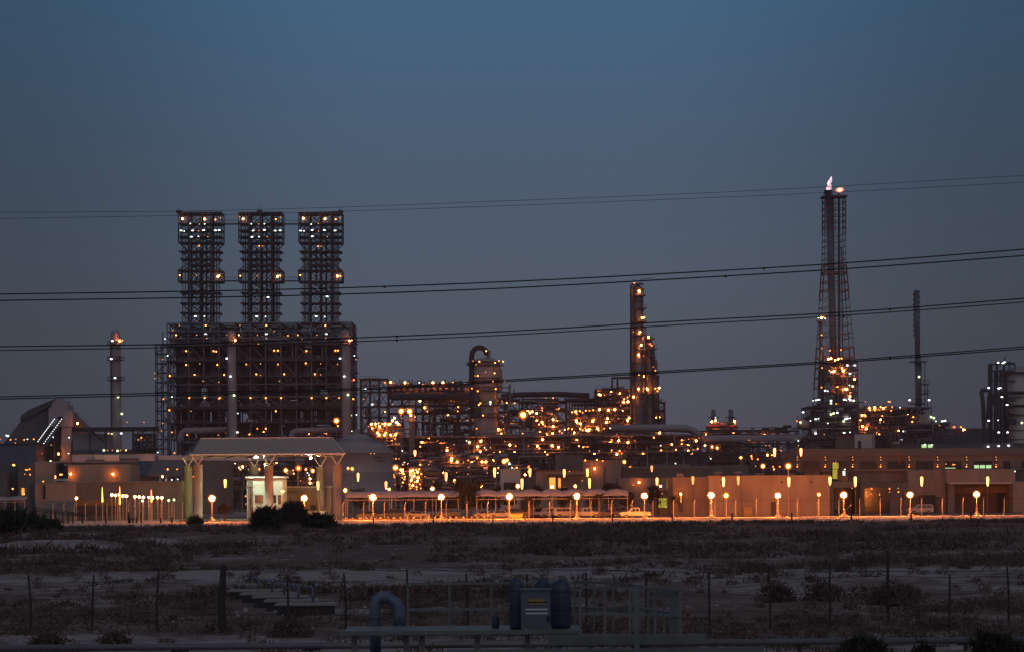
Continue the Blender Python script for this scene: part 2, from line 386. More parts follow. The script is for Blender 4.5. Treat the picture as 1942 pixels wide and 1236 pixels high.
# ================================================================ lamps
def unit_ball(key, m):
    if key not in bpy.data.meshes:
        b = MB(); b.ball((0, 0, 0), 1, n=8, m=6)
        me = bpy.data.meshes.new(key); me.from_pydata([tuple(v) for v in b.v], [], b.f); me.materials.append(MATS[m])
        me.polygons.foreach_set('use_smooth', [True] * len(me.polygons))
    return bpy.data.meshes[key]
SPEC = {'s': ('e_s', .9, .9), 'o': ('e_o', 1.15, 1.15), 'y': ('e_y', 1.25, 1.2), 'O': ('e_O', 1.65, 1.65), 'w': ('e_w', 1.2, 1.0), 'W': ('e_W', 2.5, 1.0),
        'd': ('e_W', .85, .7), 'g': ('e_g', 2.2, 2.0), 'r': ('e_r', 1.8, 1.8), 'v': ('e_v', 2.2, 1.4)}
def lamps(root, D, txt, name='lamp', dx=0, dy=0):
    """fixed luminaires of a structure; txt is 'x,y,type; ...' read off the photo at depth D"""
    base = wloc(root)
    for it in txt.split(';'):
        it = it.strip()
        if not it: continue
        x, y, t = [q.strip() for q in it.split(',')]
        p = W(float(x) + dx, float(y) + dy, D); m, rx, rz = SPEC[t]
        o = bpy.data.objects.new(name, unit_ball('lamp_glass_' + t, m)); COL.objects.link(o); o.parent = root; o.location = p - base
        k = D / F; o.scale = (rx * k, rz * k, rz * k)
def halo_shell(strength):  # see-through orange glow standing in for lens bloom around a bulb
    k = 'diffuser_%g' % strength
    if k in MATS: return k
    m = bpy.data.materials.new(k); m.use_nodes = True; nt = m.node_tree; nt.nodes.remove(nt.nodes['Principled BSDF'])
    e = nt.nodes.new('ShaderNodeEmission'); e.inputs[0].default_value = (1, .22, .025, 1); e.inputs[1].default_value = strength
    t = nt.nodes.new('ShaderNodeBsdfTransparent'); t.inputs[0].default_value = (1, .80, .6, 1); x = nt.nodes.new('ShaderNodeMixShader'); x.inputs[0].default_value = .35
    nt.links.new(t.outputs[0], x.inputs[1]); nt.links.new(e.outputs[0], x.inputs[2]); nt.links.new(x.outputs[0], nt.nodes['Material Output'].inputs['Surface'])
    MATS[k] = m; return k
def street_lamp(px, D, head_y, label, strength='street', rg=.42, tall=None):
    p = W(px, head_y, D)
    root = thing('street_lamp', label, 'street lamp', (p.x, D, 0), 'globe street lamps along the frontage road')
    b = MB(); b.lathe(p.x, D, [(.62, .1), (.62, .26), (.48, .28), (.48, .42), (.3, .46), (.26, .75), (.16, .85), (.15, 1.2), (.2, 1.24), (.2, 1.32), (.09, 1.36)], 12).build('base', 'lamp_post', root, smooth=False)
    b = MB(); b.cyl((p.x, D, 1.3), (p.x, D, p.z - rg), .085, .06, 8); b.build('post', 'lamp_post', root)
    rg *= R.uniform(.9, 1.1)
    gl = MB(); gl.ball((p.x, D, p.z), rg * 1.8, n=16, m=10); g_ = gl.build('globe', halo_shell(1.1), root, smooth=True)  # oversized glowing shell, added as the orange halo of the lamp
    b = MB(); b.ball((p.x, D, p.z), rg * 1.0, n=12, m=8); b.build('bulb', strength, g_, smooth=True)
    b = MB(); b.cyl((p.x, D, p.z - rg - .12), (p.x, D, p.z - rg + .02), .12, .2, 8); b.build('collar', 'lamp_post', root)
    return root
for px, hy, lb in [
    (402, 944.5, 'glowing globe lamp between the left columns and the gatehouse'),
    (577, 944.0, 'glowing globe lamp in front of the lettered facility wall'),
    (707, 942.5, 'glowing globe lamp below the big storage tank'),
    (837, 941.5, 'glowing globe lamp before the flat fabric carport'),
    (966, 941.0, 'glowing globe lamp beside the ochre skip'),
    (1094, 940.0, 'glowing globe lamp left of the two white cars under the wavy carport'),
    (1222, 939.5, 'glowing globe lamp at the tail of the orange-lit pickup'),
    (1349, 938.5, 'glowing globe lamp at the left end of the long blank wall'),
    (1475, 939.0, 'glowing globe lamp in front of the middle of the long blank wall'),
    (1600, 938.0, 'glowing globe lamp under the lit yellow window'),
    (1726, 937.5, 'glowing globe lamp left of the recessed porch of the two-storey block'),
    (1852, 936.5, 'glowing globe lamp in front of the overhanging porch, rightmost of its row')]:
    street_lamp(px, 440, hy, lb)
def pole_lamp(px, hy, D, label, rg=.3, m='street_far', group='lamps on thin poles behind the frontage'):
    p = W(px, hy, D)
    root = thing('pole_lamp', label, 'pole lamp', (p.x, D, 0), group)
    b = MB(); b.cyl((p.x, D, 0), (p.x, D, p.z - rg), .1, .06, 6); b.build('pole', 'lamp_post', root)
    gl = MB(); gl.ball((p.x, D, p.z), rg * 1.7, n=14, m=8); g_ = gl.build('globe', halo_shell(.9), root, smooth=True)  # glowing shell added round the bulb as its halo
    b = MB(); b.ball((p.x, D, p.z), rg * .85, n=10, m=6); b.build('bulb', m, g_, smooth=True)
for px, hy, D, rg, lb in [
    (655, 929, 480, .3, 'lamp on a thin pole right of the last pavilion column'),
    (750, 886, 560, .45, 'bright lamp on a tall pole at the right edge of the storage tank'),
    (760, 890, 575, .25, 'small lamp right beside the bright one by the storage tank'),
    (738, 927, 500, .22, 'small lamp low in front of the storage tank'),
    (820, 926, 500, .33, 'lamp rising behind the flat fabric carport'),
    (913, 921, 500, .32, 'lamp behind the left end of the wavy carport'),
    (982, 921, 500, .32, 'lamp behind the wavy carport near the small white block'),
    (1047, 922, 500, .32, 'lamp before the lit doorway of the central block'),
    (1091, 921, 500, .24, 'lamp showing through a palm crown over the carport'),
    (1553, 937, 462, .27, 'lamp low on the right part of the long blank wall'),
    (1377, 939, 458, .42, 'second bright lamp close right of a globe lamp on the blank wall'),
    (1447, 883, 560, .38, 'lamp on a pole above the long blank wall, left of the tall one'),
    (1495, 883, 470, .42, 'tall lamp standing in front of the long blank wall'),
    (1253, 921, 500, .2, 'small lamp beside the kiosk roof'),
    (536, 931, 488, .25, 'lamp on the right corner of the pale gatehouse'),
    (542, 891, 620, .4, 'lamp glowing under the pavilion roof, left one'),
    (593, 892, 620, .35, 'lamp glowing under the pavilion roof, right one'),
    (580, 889, 640, .22, 'small lamp between the two under the pavilion roof'),
    (566, 887, 640, .5, 'pale greenish lamp seen under the pavilion roof'),
    (660, 887, 585, .22, 'left lamp of the close pair on the storage tank front'),
    (668, 888, 585, .28, 'right lamp of the close pair on the storage tank front'),
    (992, 786, 800, .85, 'big orange floodlight high over the central process area'),
    (761, 779, 870, .7, 'left orange floodlight of the pair below the cooler bank'),
    (777, 779, 870, .7, 'right orange floodlight of the pair below the cooler bank'),
    (638, 797, 960, .75, 'big orange floodlight beside the right chimney of the coker'),
    (26, 882, 620, .3, 'lamp on a tall pole between two left-edge blocks'),
    (11, 907, 600, .3, 'lamp on a shorter pole at the left edge'),
    (1184, 875, 640, .35, 'lamp on a pole above the central beige block'),
    (1195, 887, 620, .35, 'low lamp right of the pole above the central block'),
    (956, 874, 700, .5, 'left head of the red-posted twin lamps'),
    (961, 872, 702, .4, 'right head of the red-posted twin lamps'),
    (1405, 867, 700, .3, 'pale lamp on a thin post above the long wall')]:
    m = 'e_g' if 'greenish' in lb else ('street_far' if D < 550 and 'blank' not in lb and 'blank wall' not in lb else 'street_dim' if D < 700 else 'e_O')
    pole_lamp(px, hy, D, lb, rg, m)
# street lamps' reflections in the train window, built as glowing tubes on added poles
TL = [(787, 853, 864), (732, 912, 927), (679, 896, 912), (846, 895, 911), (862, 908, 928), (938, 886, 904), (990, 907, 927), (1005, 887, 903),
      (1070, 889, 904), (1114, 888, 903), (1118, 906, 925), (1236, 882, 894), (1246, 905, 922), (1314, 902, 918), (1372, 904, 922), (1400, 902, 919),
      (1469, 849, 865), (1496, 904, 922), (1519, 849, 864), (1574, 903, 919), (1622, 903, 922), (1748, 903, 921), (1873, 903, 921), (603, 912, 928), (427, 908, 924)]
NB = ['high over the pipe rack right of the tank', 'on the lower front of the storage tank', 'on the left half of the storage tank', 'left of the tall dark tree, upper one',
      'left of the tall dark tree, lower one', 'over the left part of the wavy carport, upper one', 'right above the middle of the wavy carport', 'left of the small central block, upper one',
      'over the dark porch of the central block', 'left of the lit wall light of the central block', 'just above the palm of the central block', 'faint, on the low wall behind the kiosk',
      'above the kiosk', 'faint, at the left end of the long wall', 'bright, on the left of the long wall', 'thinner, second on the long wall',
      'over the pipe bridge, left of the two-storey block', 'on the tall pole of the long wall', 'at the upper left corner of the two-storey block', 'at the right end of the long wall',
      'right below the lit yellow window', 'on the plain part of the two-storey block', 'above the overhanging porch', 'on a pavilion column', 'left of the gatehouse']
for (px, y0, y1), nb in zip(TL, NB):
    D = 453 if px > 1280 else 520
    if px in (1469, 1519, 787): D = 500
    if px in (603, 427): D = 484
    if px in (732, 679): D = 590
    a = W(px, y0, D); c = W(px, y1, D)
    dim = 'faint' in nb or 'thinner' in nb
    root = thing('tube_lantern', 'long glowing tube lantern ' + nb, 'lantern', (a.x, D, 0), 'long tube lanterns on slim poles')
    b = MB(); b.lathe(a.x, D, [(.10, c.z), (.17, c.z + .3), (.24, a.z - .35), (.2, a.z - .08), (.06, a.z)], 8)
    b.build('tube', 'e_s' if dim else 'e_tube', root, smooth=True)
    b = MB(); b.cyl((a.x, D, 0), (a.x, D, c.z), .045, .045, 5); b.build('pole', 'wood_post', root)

# ================================================================ fences
def fence(pxs, D, top_z, label, wires=5, name='fence', arm=True, postr=.07, m='lamp_post', cat='fence'):
    x0, x1 = X(pxs[0], D), X(pxs[-1], D)
    root = thing(name, label, cat, ((x0 + x1) / 2, D, 0))
    for i, px in enumerate(pxs):
        x = X(px, D); b = MB(); b.cyl((x, D, -.1), (x, D, top_z), postr, postr, 6)
        if arm: b.bar((x, D, top_z), (x + .12, D + .35, top_z + .4), postr * 1.5)
        b.build('post', m, root)
    b = MB()
    for k in range(wires): z = top_z * (.12 + .88 * k / (wires - 1)); b.bar((x0, D, z), (x1, D, z), .018)
    if arm:
        for k in (.33, .66, 1): b.bar((x0, D + .35*k, top_z + .4*k), (x1, D + .35*k, top_z + .4*k), .018)
    b.build('wire', 'wood_post', root)
    return root, x0, x1
r1, _, _ = fence([650 + 39.2 * i for i in range(35)], 436.5, 2.75, 'tall wire fence with angled barbed arms in front of the carports and long wall')
for px in (782, 1612): 
    x = X(px, 436.5); b = MB(); b.bar((x - 1.9, 436.4, .15), (x + .3, 436.4, 2.2), .09); b.build('brace', 'lamp_post', r1)
fence([100 + 20.5 * i for i in range(13)], 470, 2.9, 'wire fence with angled posts before the low buildings at the left')
root = thing('guard_rail', 'low dark rail on short black posts along the near edge of the lit road', 'guard rail', (30, 397, 0))
for i in range(12):
    x = X(708 + 113.3 * i, 397); b = MB(); b.box(x - .11, x + .11, 396.9, 397.1, -.1, 1.15); b.build('post', 'black', root)
b = MB(); b.bar((X(640, 397), 397, .95), (X(2010, 397), 397, .95), .03); b.build('rail', 'black', root)
# near field fence of wooden posts
PX = [57, 175, 298, 422, 548, 655, 773, 888, 1000, 1112, 1225, 1345, 1460, 1575, 1685, 1800, 1912]
root = thing('field_fence', 'old wooden post and wire fence crossing the dark scrub', 'fence', (0, 80, 0))
for px in PX:
    D = 80 + (.7 if px % 2 else -.6); x = X(px, D, 1150); z0 = gz(x, D)
    th = .11 if px == 422 else .035; hh = 2.05 if px == 422 else R.uniform(1.6, 1.95)
    if px == 1685: hh = 2.25; th = .05
    b = MB(); b.pipe([(x, D, z0 - .2), (x + R.uniform(-.03, .03), D, z0 + hh * .5), (x + R.uniform(-.06, .06), D, z0 + hh)], [th, th, th * .8], 6)
    b.build('post', 'wood_post', root)
b = MB()
for z in (.5, 1.0, 1.5):
    b.pipe([(X(px, 80, 1150), 80, gz(X(px, 80, 1150), 80) + z) for px in PX], .006, 4)
b.build('wire', 'wood_post', root)

# ================================================================ foreground pipework
rp_ = thing('pipeline', 'long low grey pipeline on T-shaped supports across the bottom edge', 'pipeline', (0, 64, 0))
a = W(-60, 1229, 64); c = W(2010, 1212, 68.5)
b = MB(); b.cyl(a, c, .085, .085, 12); b.build('pipe', 'steel_pale', rp_, smooth=True)
for px in (320, 560, 1180, 1490, 1820):
    t = (px + 60) / 2070; q = a + (c - a) * t; b = MB(); b.bar((q.x, q.y, -.2), (q.x, q.y, q.z - .12), .1); b.bar((q.x - .22, q.y, q.z - .1), (q.x + .22, q.y, q.z - .1), .1, .05); b.build('support', 'wood_post', rp_)
# gooseneck vent
D = 59.3; q = W(714, 1150, D)
root = thing('gooseneck_pipe', 'thick blue-grey gooseneck pipe bent over beside the railed platform', 'vent pipe', (q.x, D, 0))
p0 = W(712, 1236, D); top = W(722, 1128, D)
pts = [(p0.x, D, 0.1), (p0.x, D, W(712, 1150, D).z)] + [W(715, 1136, D), W(724, 1130, D), W(738, 1135, D), W(750, 1142, D), W(756, 1152, D), W(757, 1165, D), W(757, 1186, D)]
b = MB(); b.pipe(pts, [.125]*2 + [.13]*3 + [.135]*2 + [.14, .145], 16); b.build('pipe', 'pipe_blue', root, smooth=True)
f_ = W(757, 1187, D); b = MB(); b.cyl((f_.x, D, f_.z - .03), (f_.x, D, f_.z + .03), .22, .22, 16); b.build('flange', 'steel_pale', root)
for (px, py, ax) in ((712, 1168, 'z'), (731, 1132, 'x')):
    q = W(px, py, D); b = MB()
    if ax == 'z':
        b.cyl((q.x, D, q.z - .03), (q.x, D, q.z + .03), .17, .17, 16)
        for k in range(8): a = 2*PI*k/8; b.cyl((q.x + .15*math.cos(a), D + .15*math.sin(a), q.z - .06), (q.x + .15*math.cos(a), D + .15*math.sin(a), q.z + .06), .012, n=6)
    else: b.cyl((q.x - .02, D, q.z + .01), (q.x + .03, D, q.z - .015), .175, .175, 16)
    b.build('flange', 'steel_mid', root)
b = MB(); s_ = W(700, 1122, D); b.box(s_.x - .03, s_.x + .09, D - .05, D + .05, s_.z - .06, s_.z + .1); b.build('valve_cap', 'black', root)
# railed valve platform
D0, D1 = 55.0, 58.5
root = thing('valve_platform', 'green-grey steel platform with pipe railings in the foreground', 'platform', (W(960, 1200, D0).x, D0, 0))
def zat(py, D, px=960): return W(px, py, D).z
dz = zat(1196, D0)
xl, xr = W(642, 1196, D0).x, W(1105, 1190, D0).x
b = MB(); b.box(xl, xr, D0, D0 + .12, dz - .06, dz + .02); b.box(xl, xr, D0 + .3, D1, dz - .1, dz - .05)
b.build('deck', 'green_steel', root)
lo = zat(1226, D0); b = MB(); b.box(W(850, 1226, D0).x, W(1440, 1226, D0).x, D0 - .9, D0 - .7, lo - .35, lo); b.build('kick_beam', 'green_steel', root)
b = MB(); b.box(W(1040, 1208, D0).x, W(1338, 1208, D0).x, D0 - .2, D0 + .0, zat(1222, D0), zat(1204, D0)); b.build('side_beam', 'green_steel', root)
for px in (672, 770, 800, 905, 1000, 1060, 1120, 1160):
    x = X(px, D0 + .5, 1200); b = MB(); b.box(x - .06, x + .06, D0 + .45, D0 + .57, -.2, dz - .1); b.build('leg', 'green_steel', root)
# railing along the back: x 773 to 970, then cage x 1090-1290
def rail(a, c, zs, n, w=.05, first=0, last=0):
    for z in zs:
        b = MB(); b.bar((a[0], a[1], z), (c[0], c[1], z), w); b.build('rail', 'green_steel', root)
    for i in range(first, n - last):
        t = i / (n - 1); x = a[0] + (c[0]-a[0])*t; y = a[1] + (c[1]-a[1])*t
        b = MB(); b.bar((x, y, dz - .1), (x, y, max(zs) - .03), w * .85); b.build('stanchion', 'green_steel', root)
ar = (X(773, D1, 1106), D1); cr2 = (X(1090, D1, 1103), D1)
rail(ar, cr2, [zat(1105, D1), zat(1154, D1)], 5)
e2 = (X(1200, 56.5, 1110), 56.5)
rail(cr2, e2, [zat(1103, D1), zat(1152, D1)], 4, .05, 1)
e3 = (X(1290, 52.5, 1115), 52.5)
rail(e2, e3, [zat(1116, 55), zat(1158, 55)], 4, .05, 1)
rail((X(1100, 53.5, 1110), 53.5), e3, [zat(1114, 53.5), zat(1164, 53.5)], 5, .05, 0, 1)
xq = X(1210, 53, 1180)
b = MB(); b.box(xq - .08, xq + .02, 52.9, 53.0, -.3, zat(1120, 53)); b.build('ladder_stile', 'green_steel', root)
b = MB(); b.box(X(1268, 53, 1180), X(1291, 53, 1180), 52.8, 52.84, zat(1200, 53), zat(1124, 53)); b.build('mesh_panel', 'green_steel', root)
b = MB(); b.box(X(1232, 53, 1180), X(1290, 53, 1180), 52.9, 53.0, zat(1132, 53), zat(1122, 53)); b.build('top_plate', 'green_steel', root)
# vessels and cabinet on the platform
def vessel(px, pw, pt, D, label):
    q = W(px, pt, D); r = pw / 2 * D / F; t = q.z
    root = thing('gas_cylinder', label, 'cylinder', (q.x, D, dz), 'blue cylinders on the platform')
    b = MB(); b.lathe(q.x, D, [(r*.9, dz - .04), (r, dz + .05), (r, t - r), (r*.93, t - r*.6), (r*.72, t - r*.28), (r*.4, t - r*.08), (.02, t)], 20); b.build('shell', 'blue_steel', root, smooth=True)
    b = MB(); b.cyl((q.x, D, t - .02), (q.x, D, t + .07), .035, n=8); b.cyl((q.x - .08, D, t + .06), (q.x + .08, D, t + .06), .018, n=6); b.build('valve', 'steel_pale', root)
    b = MB(); b.lathe(q.x, D, [(r*1.03, dz + (t-dz)*.72), (r*1.03, dz + (t-dz)*.72 + .03)], 20); b.build('weld_ring', 'steel', root)
    b = MB(); b.lathe(q.x, D, [(r*1.08, dz + (t-dz)*.35), (r*1.08, dz + (t-dz)*.35 + .05)], 20); b.build('band', 'steel', root)
vessel(979, 27, 1095, 56.6, 'tall blue cylinder with a rounded top left of the cabinet')
vessel(1029, 24, 1094, 57.4, 'blue cylinder with its domed top showing behind the cabinet')
vessel(1063, 40, 1097, 56.9, 'widest blue cylinder right of the cabinet')
vessel(940, 14, 1164, 57.0, 'short thin cylinder left of the tall blue one')
D = 55.6; a = W(988, 1119, D); c = W(1044, 1192, D)
root = thing('control_cabinet', 'blue-grey control cabinet with white striped plate between blue cylinders', 'cabinet', ((a.x+c.x)/2, D, c.z))
b = MB(); b.box(a.x, c.x, D, D + .35, c.z, a.z); b.build('body', 'cabinet', root)
def plate(x0, x1, y0, y1, m, nm): b = MB(); p, q = W(x0, y0, D), W(x1, y1, D); b.box(p.x, q.x, D - .012, D - .001, q.z, p.z); b.build(nm, m, root)
plate(997, 1039, 1153.5, 1156, 'white_paint', 'stripe'); plate(997, 1039, 1161, 1163.5, 'white_paint', 'stripe')
plate(1003, 1033, 1135, 1145, 'ochre', 'label_plate'); plate(1001, 1036, 1140, 1142, 'black', 'window_slot')
b = MB(); q = W(1040, 1172, D); b.box(q.x - .02, q.x + .02, D - .05, D - .001, q.z - .06, q.z + .06); b.build('handle', 'black', root)
b = MB(); q = W(1016, 1118, D); b.box(a.x - .03, c.x + .03, D - .05, D + .4, a.z, a.z + .03); b.build('hood', 'cabinet', root)
# concrete culvert walls with bent vents
for i in range(5):
    D = 104 - 3.6 * i; x0 = [434, 457, 480, 503, 524][i]; x1 = [527, 556, 578, 603, 632][i]; yt = [1119, 1125, 1131, 1138, 1145][i]
    a = W(x0, yt, D); c = W(x1, yt, D)
    nth = ['farthest', 'second farthest', 'middle', 'second nearest', 'nearest and longest'][i]
    root = thing('concrete_box', 'low concrete box of the stepped row, %s from the viewer' % nth, 'concrete box', ((a.x+c.x)/2, D, 0), 'stepped row of concrete boxes with vents')
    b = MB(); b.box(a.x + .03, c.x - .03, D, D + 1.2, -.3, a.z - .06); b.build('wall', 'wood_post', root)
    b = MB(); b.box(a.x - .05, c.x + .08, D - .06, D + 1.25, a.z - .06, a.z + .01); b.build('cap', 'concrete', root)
    vx = [487, 512, 535, 562, 590][i]; vt = [1096, 1101, 1106, 1109, 1113][i]; q = W(vx, vt, D); s = D / F
    vr = thing('bent_vent', 'bent blue vent pipe on the %s concrete box of the stepped row' % nth.replace(' and longest', ''), 'vent pipe', (q.x, D + .8, a.z), 'bent vents on the concrete boxes')
    b = MB(); b.pipe([(q.x, D + .8, a.z), (q.x, D + .8, q.z - 6*s)] + arc((q.x - 6*s, D + .8, q.z - 6*s), 6*s, 0, PI*.5, 5) + [(q.x - 13*s, D + .8, q.z - .5*s), (q.x - 14.5*s, D + .8, q.z - 4*s)], 2.3*s, 10)
    b.build('pipe', 'pipe_blue', vr, smooth=True)
    b = MB(); b.cyl((q.x, D + .8, a.z + .01), (q.x, D + .8, a.z + .05), 4*s, 4*s, 10); b.build('flange', 'steel_pale', vr)
# ================================================================ overhead cables
CAB = [
 ('topmost faint cable over the derricks', 900, .45, [(-100, 405), (0, 403), (340, 401), (650, 393), (971, 381), (1300, 368), (1560, 355), (1942, 333), (2060, 326)]),
 ('second faint cable just under the topmost', 900, .45, [(-100, 418), (0, 415), (340, 409), (650, 401), (971, 390), (1300, 377), (1560, 366), (1942, 346), (2060, 339)]),
 ('upper cable of the pair crossing the derricks at mid height', 320, 1.25, [(-100, 560), (0, 558), (340, 553), (650, 546), (971, 534), (1300, 517), (1600, 499), (1942, 473), (2060, 463)]),
 ('lower cable of the pair crossing the derricks at mid height', 320, 1.25, [(-100, 572), (0, 570), (340, 565), (650, 558), (971, 546), (1300, 528), (1600, 510), (1942, 485), (2060, 475)]),
 ('upper cable of the pair passing the chimney tops', 330, 1.2, [(-100, 659), (0, 657), (340, 652), (680, 640), (960, 628), (1300, 608), (1600, 592), (1942, 566), (2060, 556)]),
 ('lower cable of the pair passing the chimney tops', 330, 1.0, [(-100, 666), (0, 664), (340, 658), (680, 647), (960, 635), (1300, 615), (1600, 598), (1942, 573), (2060, 563)]),
 ('upper cable of the lowest pair above the domed column', 340, 1.1, [(-100, 755), (0, 752), (340, 744), (680, 736), (960, 720), (1300, 701), (1600, 683), (1942, 657), (2060, 648)]),
 ('lower cable of the lowest pair above the domed column', 340, 1.1, [(-100, 759), (0, 756), (340, 748), (680, 739), (960, 723), (1300, 704), (1600, 686), (1942, 661), (2060, 652)])]
DMP = {2: [721, 1430], 3: [1388], 4: [743, 1665], 5: [724, 1610], 6: [1668], 7: []}
for i, (lb, D, r, pts) in enumerate(CAB):
    (xa_, ya_), (xb_, yb_) = pts[0], pts[-1]; sl_ = (pts[-1][1] - pts[-2][1]) / (pts[-1][0] - pts[-2][0]); pts = [(xa_ - 1500, ya_ + 26), (xa_ - 120, ya_ + 2)] + pts + [(xb_ + 120, yb_ + 120 * sl_), (xb_ + 1500, yb_ + 1500 * sl_)]
    P = [W(x, y, D) for x, y in pts]
    # smooth the hand-read points
    Q = []
    for k in range(len(P) - 1):
        p0, p1, p2, p3 = P[max(k-1, 0)], P[k], P[k+1], P[min(k+2, len(P)-1)]
        for t in (0, .25, .5, .75):
            Q.append(.5 * ((2*p1) + (p2-p0)*t + (2*p0-5*p1+4*p2-p3)*t*t + (3*p1-p0-3*p2+p3)*t**3))
    Q.append(P[-1])
    b = MB(); b.pipe(Q, r * D / F, 5)
    mm = 'wood_post' if D > 500 else 'black'
    root = thing('overhead_cable', lb, 'cable', Q[0], 'overhead power cables')
    b.build('conductor', mm, root)
    for px in DMP.get(i, []):
        q = min(Q, key=lambda v: abs(v.x - X(px, D, 600))); b = MB(); b.ball((q.x, q.y, q.z - .05), .17, n=8, m=5); b.build('damper', 'black', root)
# ================================================================ helpers for buildings
def pb(mb, x0, x1, yt, yb, D, dep, ym=None):
    """box whose front face at depth D spans photo columns x0..x1 and rows yt..yb (None = down to the ground)"""
    xm = (x0 + x1) / 2; a, c = X(x0, D, yt), X(x1, D, yt)
    mb.box(a, c, D, D + dep, 0 if yb is None else Z(xm, yb, D), Z(xm, yt, D)); return mb
def part(root, name, m, x0, x1, yt, yb, D, dep): return pb(MB(), x0, x1, yt, yb, D, dep).build(name, m, root)
def bld(name, label, cat, x0, x1, D, group=None):
    return thing(name, label, cat, (X((x0 + x1) / 2, D), D, 0), group)
def window(root, x0, x1, yt, yb, D, pane='dark_glass', frame='steel', mull=1):
    f = MB(); k = .07; a, c, z1, z0 = X(x0, D, yt), X(x1, D, yt), Z((x0+x1)/2, yt, D), Z((x0+x1)/2, yb, D)
    f.box(a - k, a, D - .07, D - .003, z0 - k, z1 + k); f.box(c, c + k, D - .07, D - .003, z0 - k, z1 + k)
    f.box(a, c, D - .07, D - .003, z1, z1 + k); f.box(a, c, D - .1, D - .003, z0 - k, z0)
    for i in range(1, mull + 1): x = a + (c - a) * i / (mull + 1); f.box(x - .03, x + .03, D - .06, D - .02, z0, z1)
    w_ = f.build('window', frame, root)
    g_ = MB(); g_.box(a, c, D - .018, D - .004, z0, z1); g_.build('pane', pane, w_)
    return w_
# ---------------------------------------------------------------- long blank wall building
D = 480
r = bld('storage_building', 'long low building with a plain orange-lit wall right of the parked pickup', 'building', 1275, 1575, D)
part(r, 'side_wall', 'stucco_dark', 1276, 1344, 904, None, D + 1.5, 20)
part(r, 'wall', 'stucco', 1344, 1573, 903, None, D, 22)
part(r, 'parapet', 'stucco', 1343, 1574, 900.5, 903, D - .12, 22.2)
b = MB(); pb(b, 1410, 1427, 962, None, D - 1.4, 1.0); b.build('electric_box', 'ochre', r)
b = MB()
for px in (1397, 1459, 1520): pb(b, px, px + .5, 903, None, D - .02, .015)
b.build('joint', 'stucco_dark', r)
for px in (1362, 1399):
    q = W(px, 893, D + 6); b = MB(); b.lathe(q.x, D + 6, [(.75, q.z - 1.0), (.75, q.z - .5), (.95, q.z - .45), (.8, q.z - .15), (.4, q.z), (.05, q.z + .05)], 12); b.build('roof_vent', 'steel_pale', r)
for px in (1290, 1440, 1500, 1548): q = W(px, 899, D + 3); b = MB(); b.box(q.x - .6, q.x + .6, D + 3, D + 4.2, q.z - .6, q.z + .2); b.build('roof_unit', 'steel_mid', r)
for px in (1366, 1480, 1536): part(r, 'wall_vent', 'steel', px, px + 5, 912, 915, D - .06, .05)
part(r, 'service_door', 'steel', 1462, 1472, 951, None, D - .08, .06); part(r, 'conduit', 'steel_mid', 1405, 1406, 903, 962, D - .1, .08)
# slot-like wall lamp at its left corner
r2 = bld('wall_uplight', 'tall bright wall light at the dark left end of the long wall', 'wall light', 1290, 1294, D)
part(r2, 'backplate', 'steel', 1288, 1295, 932, 970, D + 1.2, .25); lamps(r2, D + .9, '1291,936,O', 'bulb'); part(r2, 'tube', 'lit_orange', 1290.4, 1292.6, 938, 952, D + 1.0, .15)
# ---------------------------------------------------------------- two-storey block
D = 520
r = bld('two_storey_block', 'long two-storey block with a row of upper windows at the right edge', 'building', 1512, 2010, D)
part(r, 'upper_wall', 'stucco_dark', 1512, 2030, 863, 889, D, 30)
part(r, 'roof_band', 'slate_sheet', 1511, 2032, 849, 863, D - .35, 31)
part(r, 'lower_wall', 'stucco_dark', 1560, 2030, 889, None, D + .25, 29)
part(r, 'ledge', 'stucco', 1512, 2030, 889, 891, D - .4, .9)
for x0, x1, yt, yb, pn, ml in [(1524, 1554, 874, 899, 'dark_glass', 2), (1578, 1608, 874, 911, 'dark_glass', 2), (1630, 1662, 874.5, 887.5, 'dark_glass', 2), (1683, 1717, 874.5, 887.5, 'dark_glass', 2),
                           (1737, 1769, 874, 887.5, 'dark_glass', 3), (1792, 1823, 874, 887.5, 'dark_glass', 2), (1847, 1881, 874, 887.5, 'dark_glass', 2), (1903, 1915, 874, 887.5, 'dark_glass', 0), (1938, 1950, 874, 887.5, 'dark_glass', 0)]:
    if yb > 890:  # taller glazed bays run below the ledge
        w_ = window(r, x0, x1, yt, yb, D - .42, pn, 'steel', ml)
    else: w_ = window(r, x0, x1, yt, yb, D, pn, 'steel', ml)
    w_['label'] = {1578: 'tall bay window with yellow light inside', 1847: 'window with its lower row of panes glowing green'}.get(x0, 'dark window') 
def glow(x0, x1, yt, yb, m, dd=.05):
    q = pb(MB(), x0, x1, yt, yb, D - dd, .02); q.build('lit_pane', m, r)
glow(1579, 1590, 877, 888, 'lit_yellow', .5); glow(1579, 1587, 892, 896, 'lit_yellow', .5); glow(1579, 1588, 889, 907, 'lit_yellow', .48); glow(1598, 1603, 892, 901, 'lit_white', .5)
glow(1847.5, 1857, 881, 887, 'lit_green', .06); glow(1858.5, 1868, 881, 887, 'lit_green', .06); glow(1869.5, 1880, 881, 887, 'lit_green', .06); glow(1792.5, 1812, 886, 887.3, 'lit_green', .06)
glow(1738, 1745, 880, 887, 'leaf', .06)
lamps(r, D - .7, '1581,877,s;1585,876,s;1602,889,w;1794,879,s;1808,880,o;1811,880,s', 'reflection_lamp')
for px in (1512, 1565, 1617, 1670, 1724, 1778, 1833, 1889):  # twinkles like lamp ghosts between the windows, built as added lit strips
    q = bpy.data.objects.new('wall_sconce', None) if False else part(r, 'wall_sconce', 'rust', px - .8, px + .8, 863, 888, D - .5, .14)
    lamps(r, D - .65, '%g,866,s;%g,871,s;%g,884,o;%g,880,s' % (px, px + .6, px, px + .4), 'sconce_lamp')
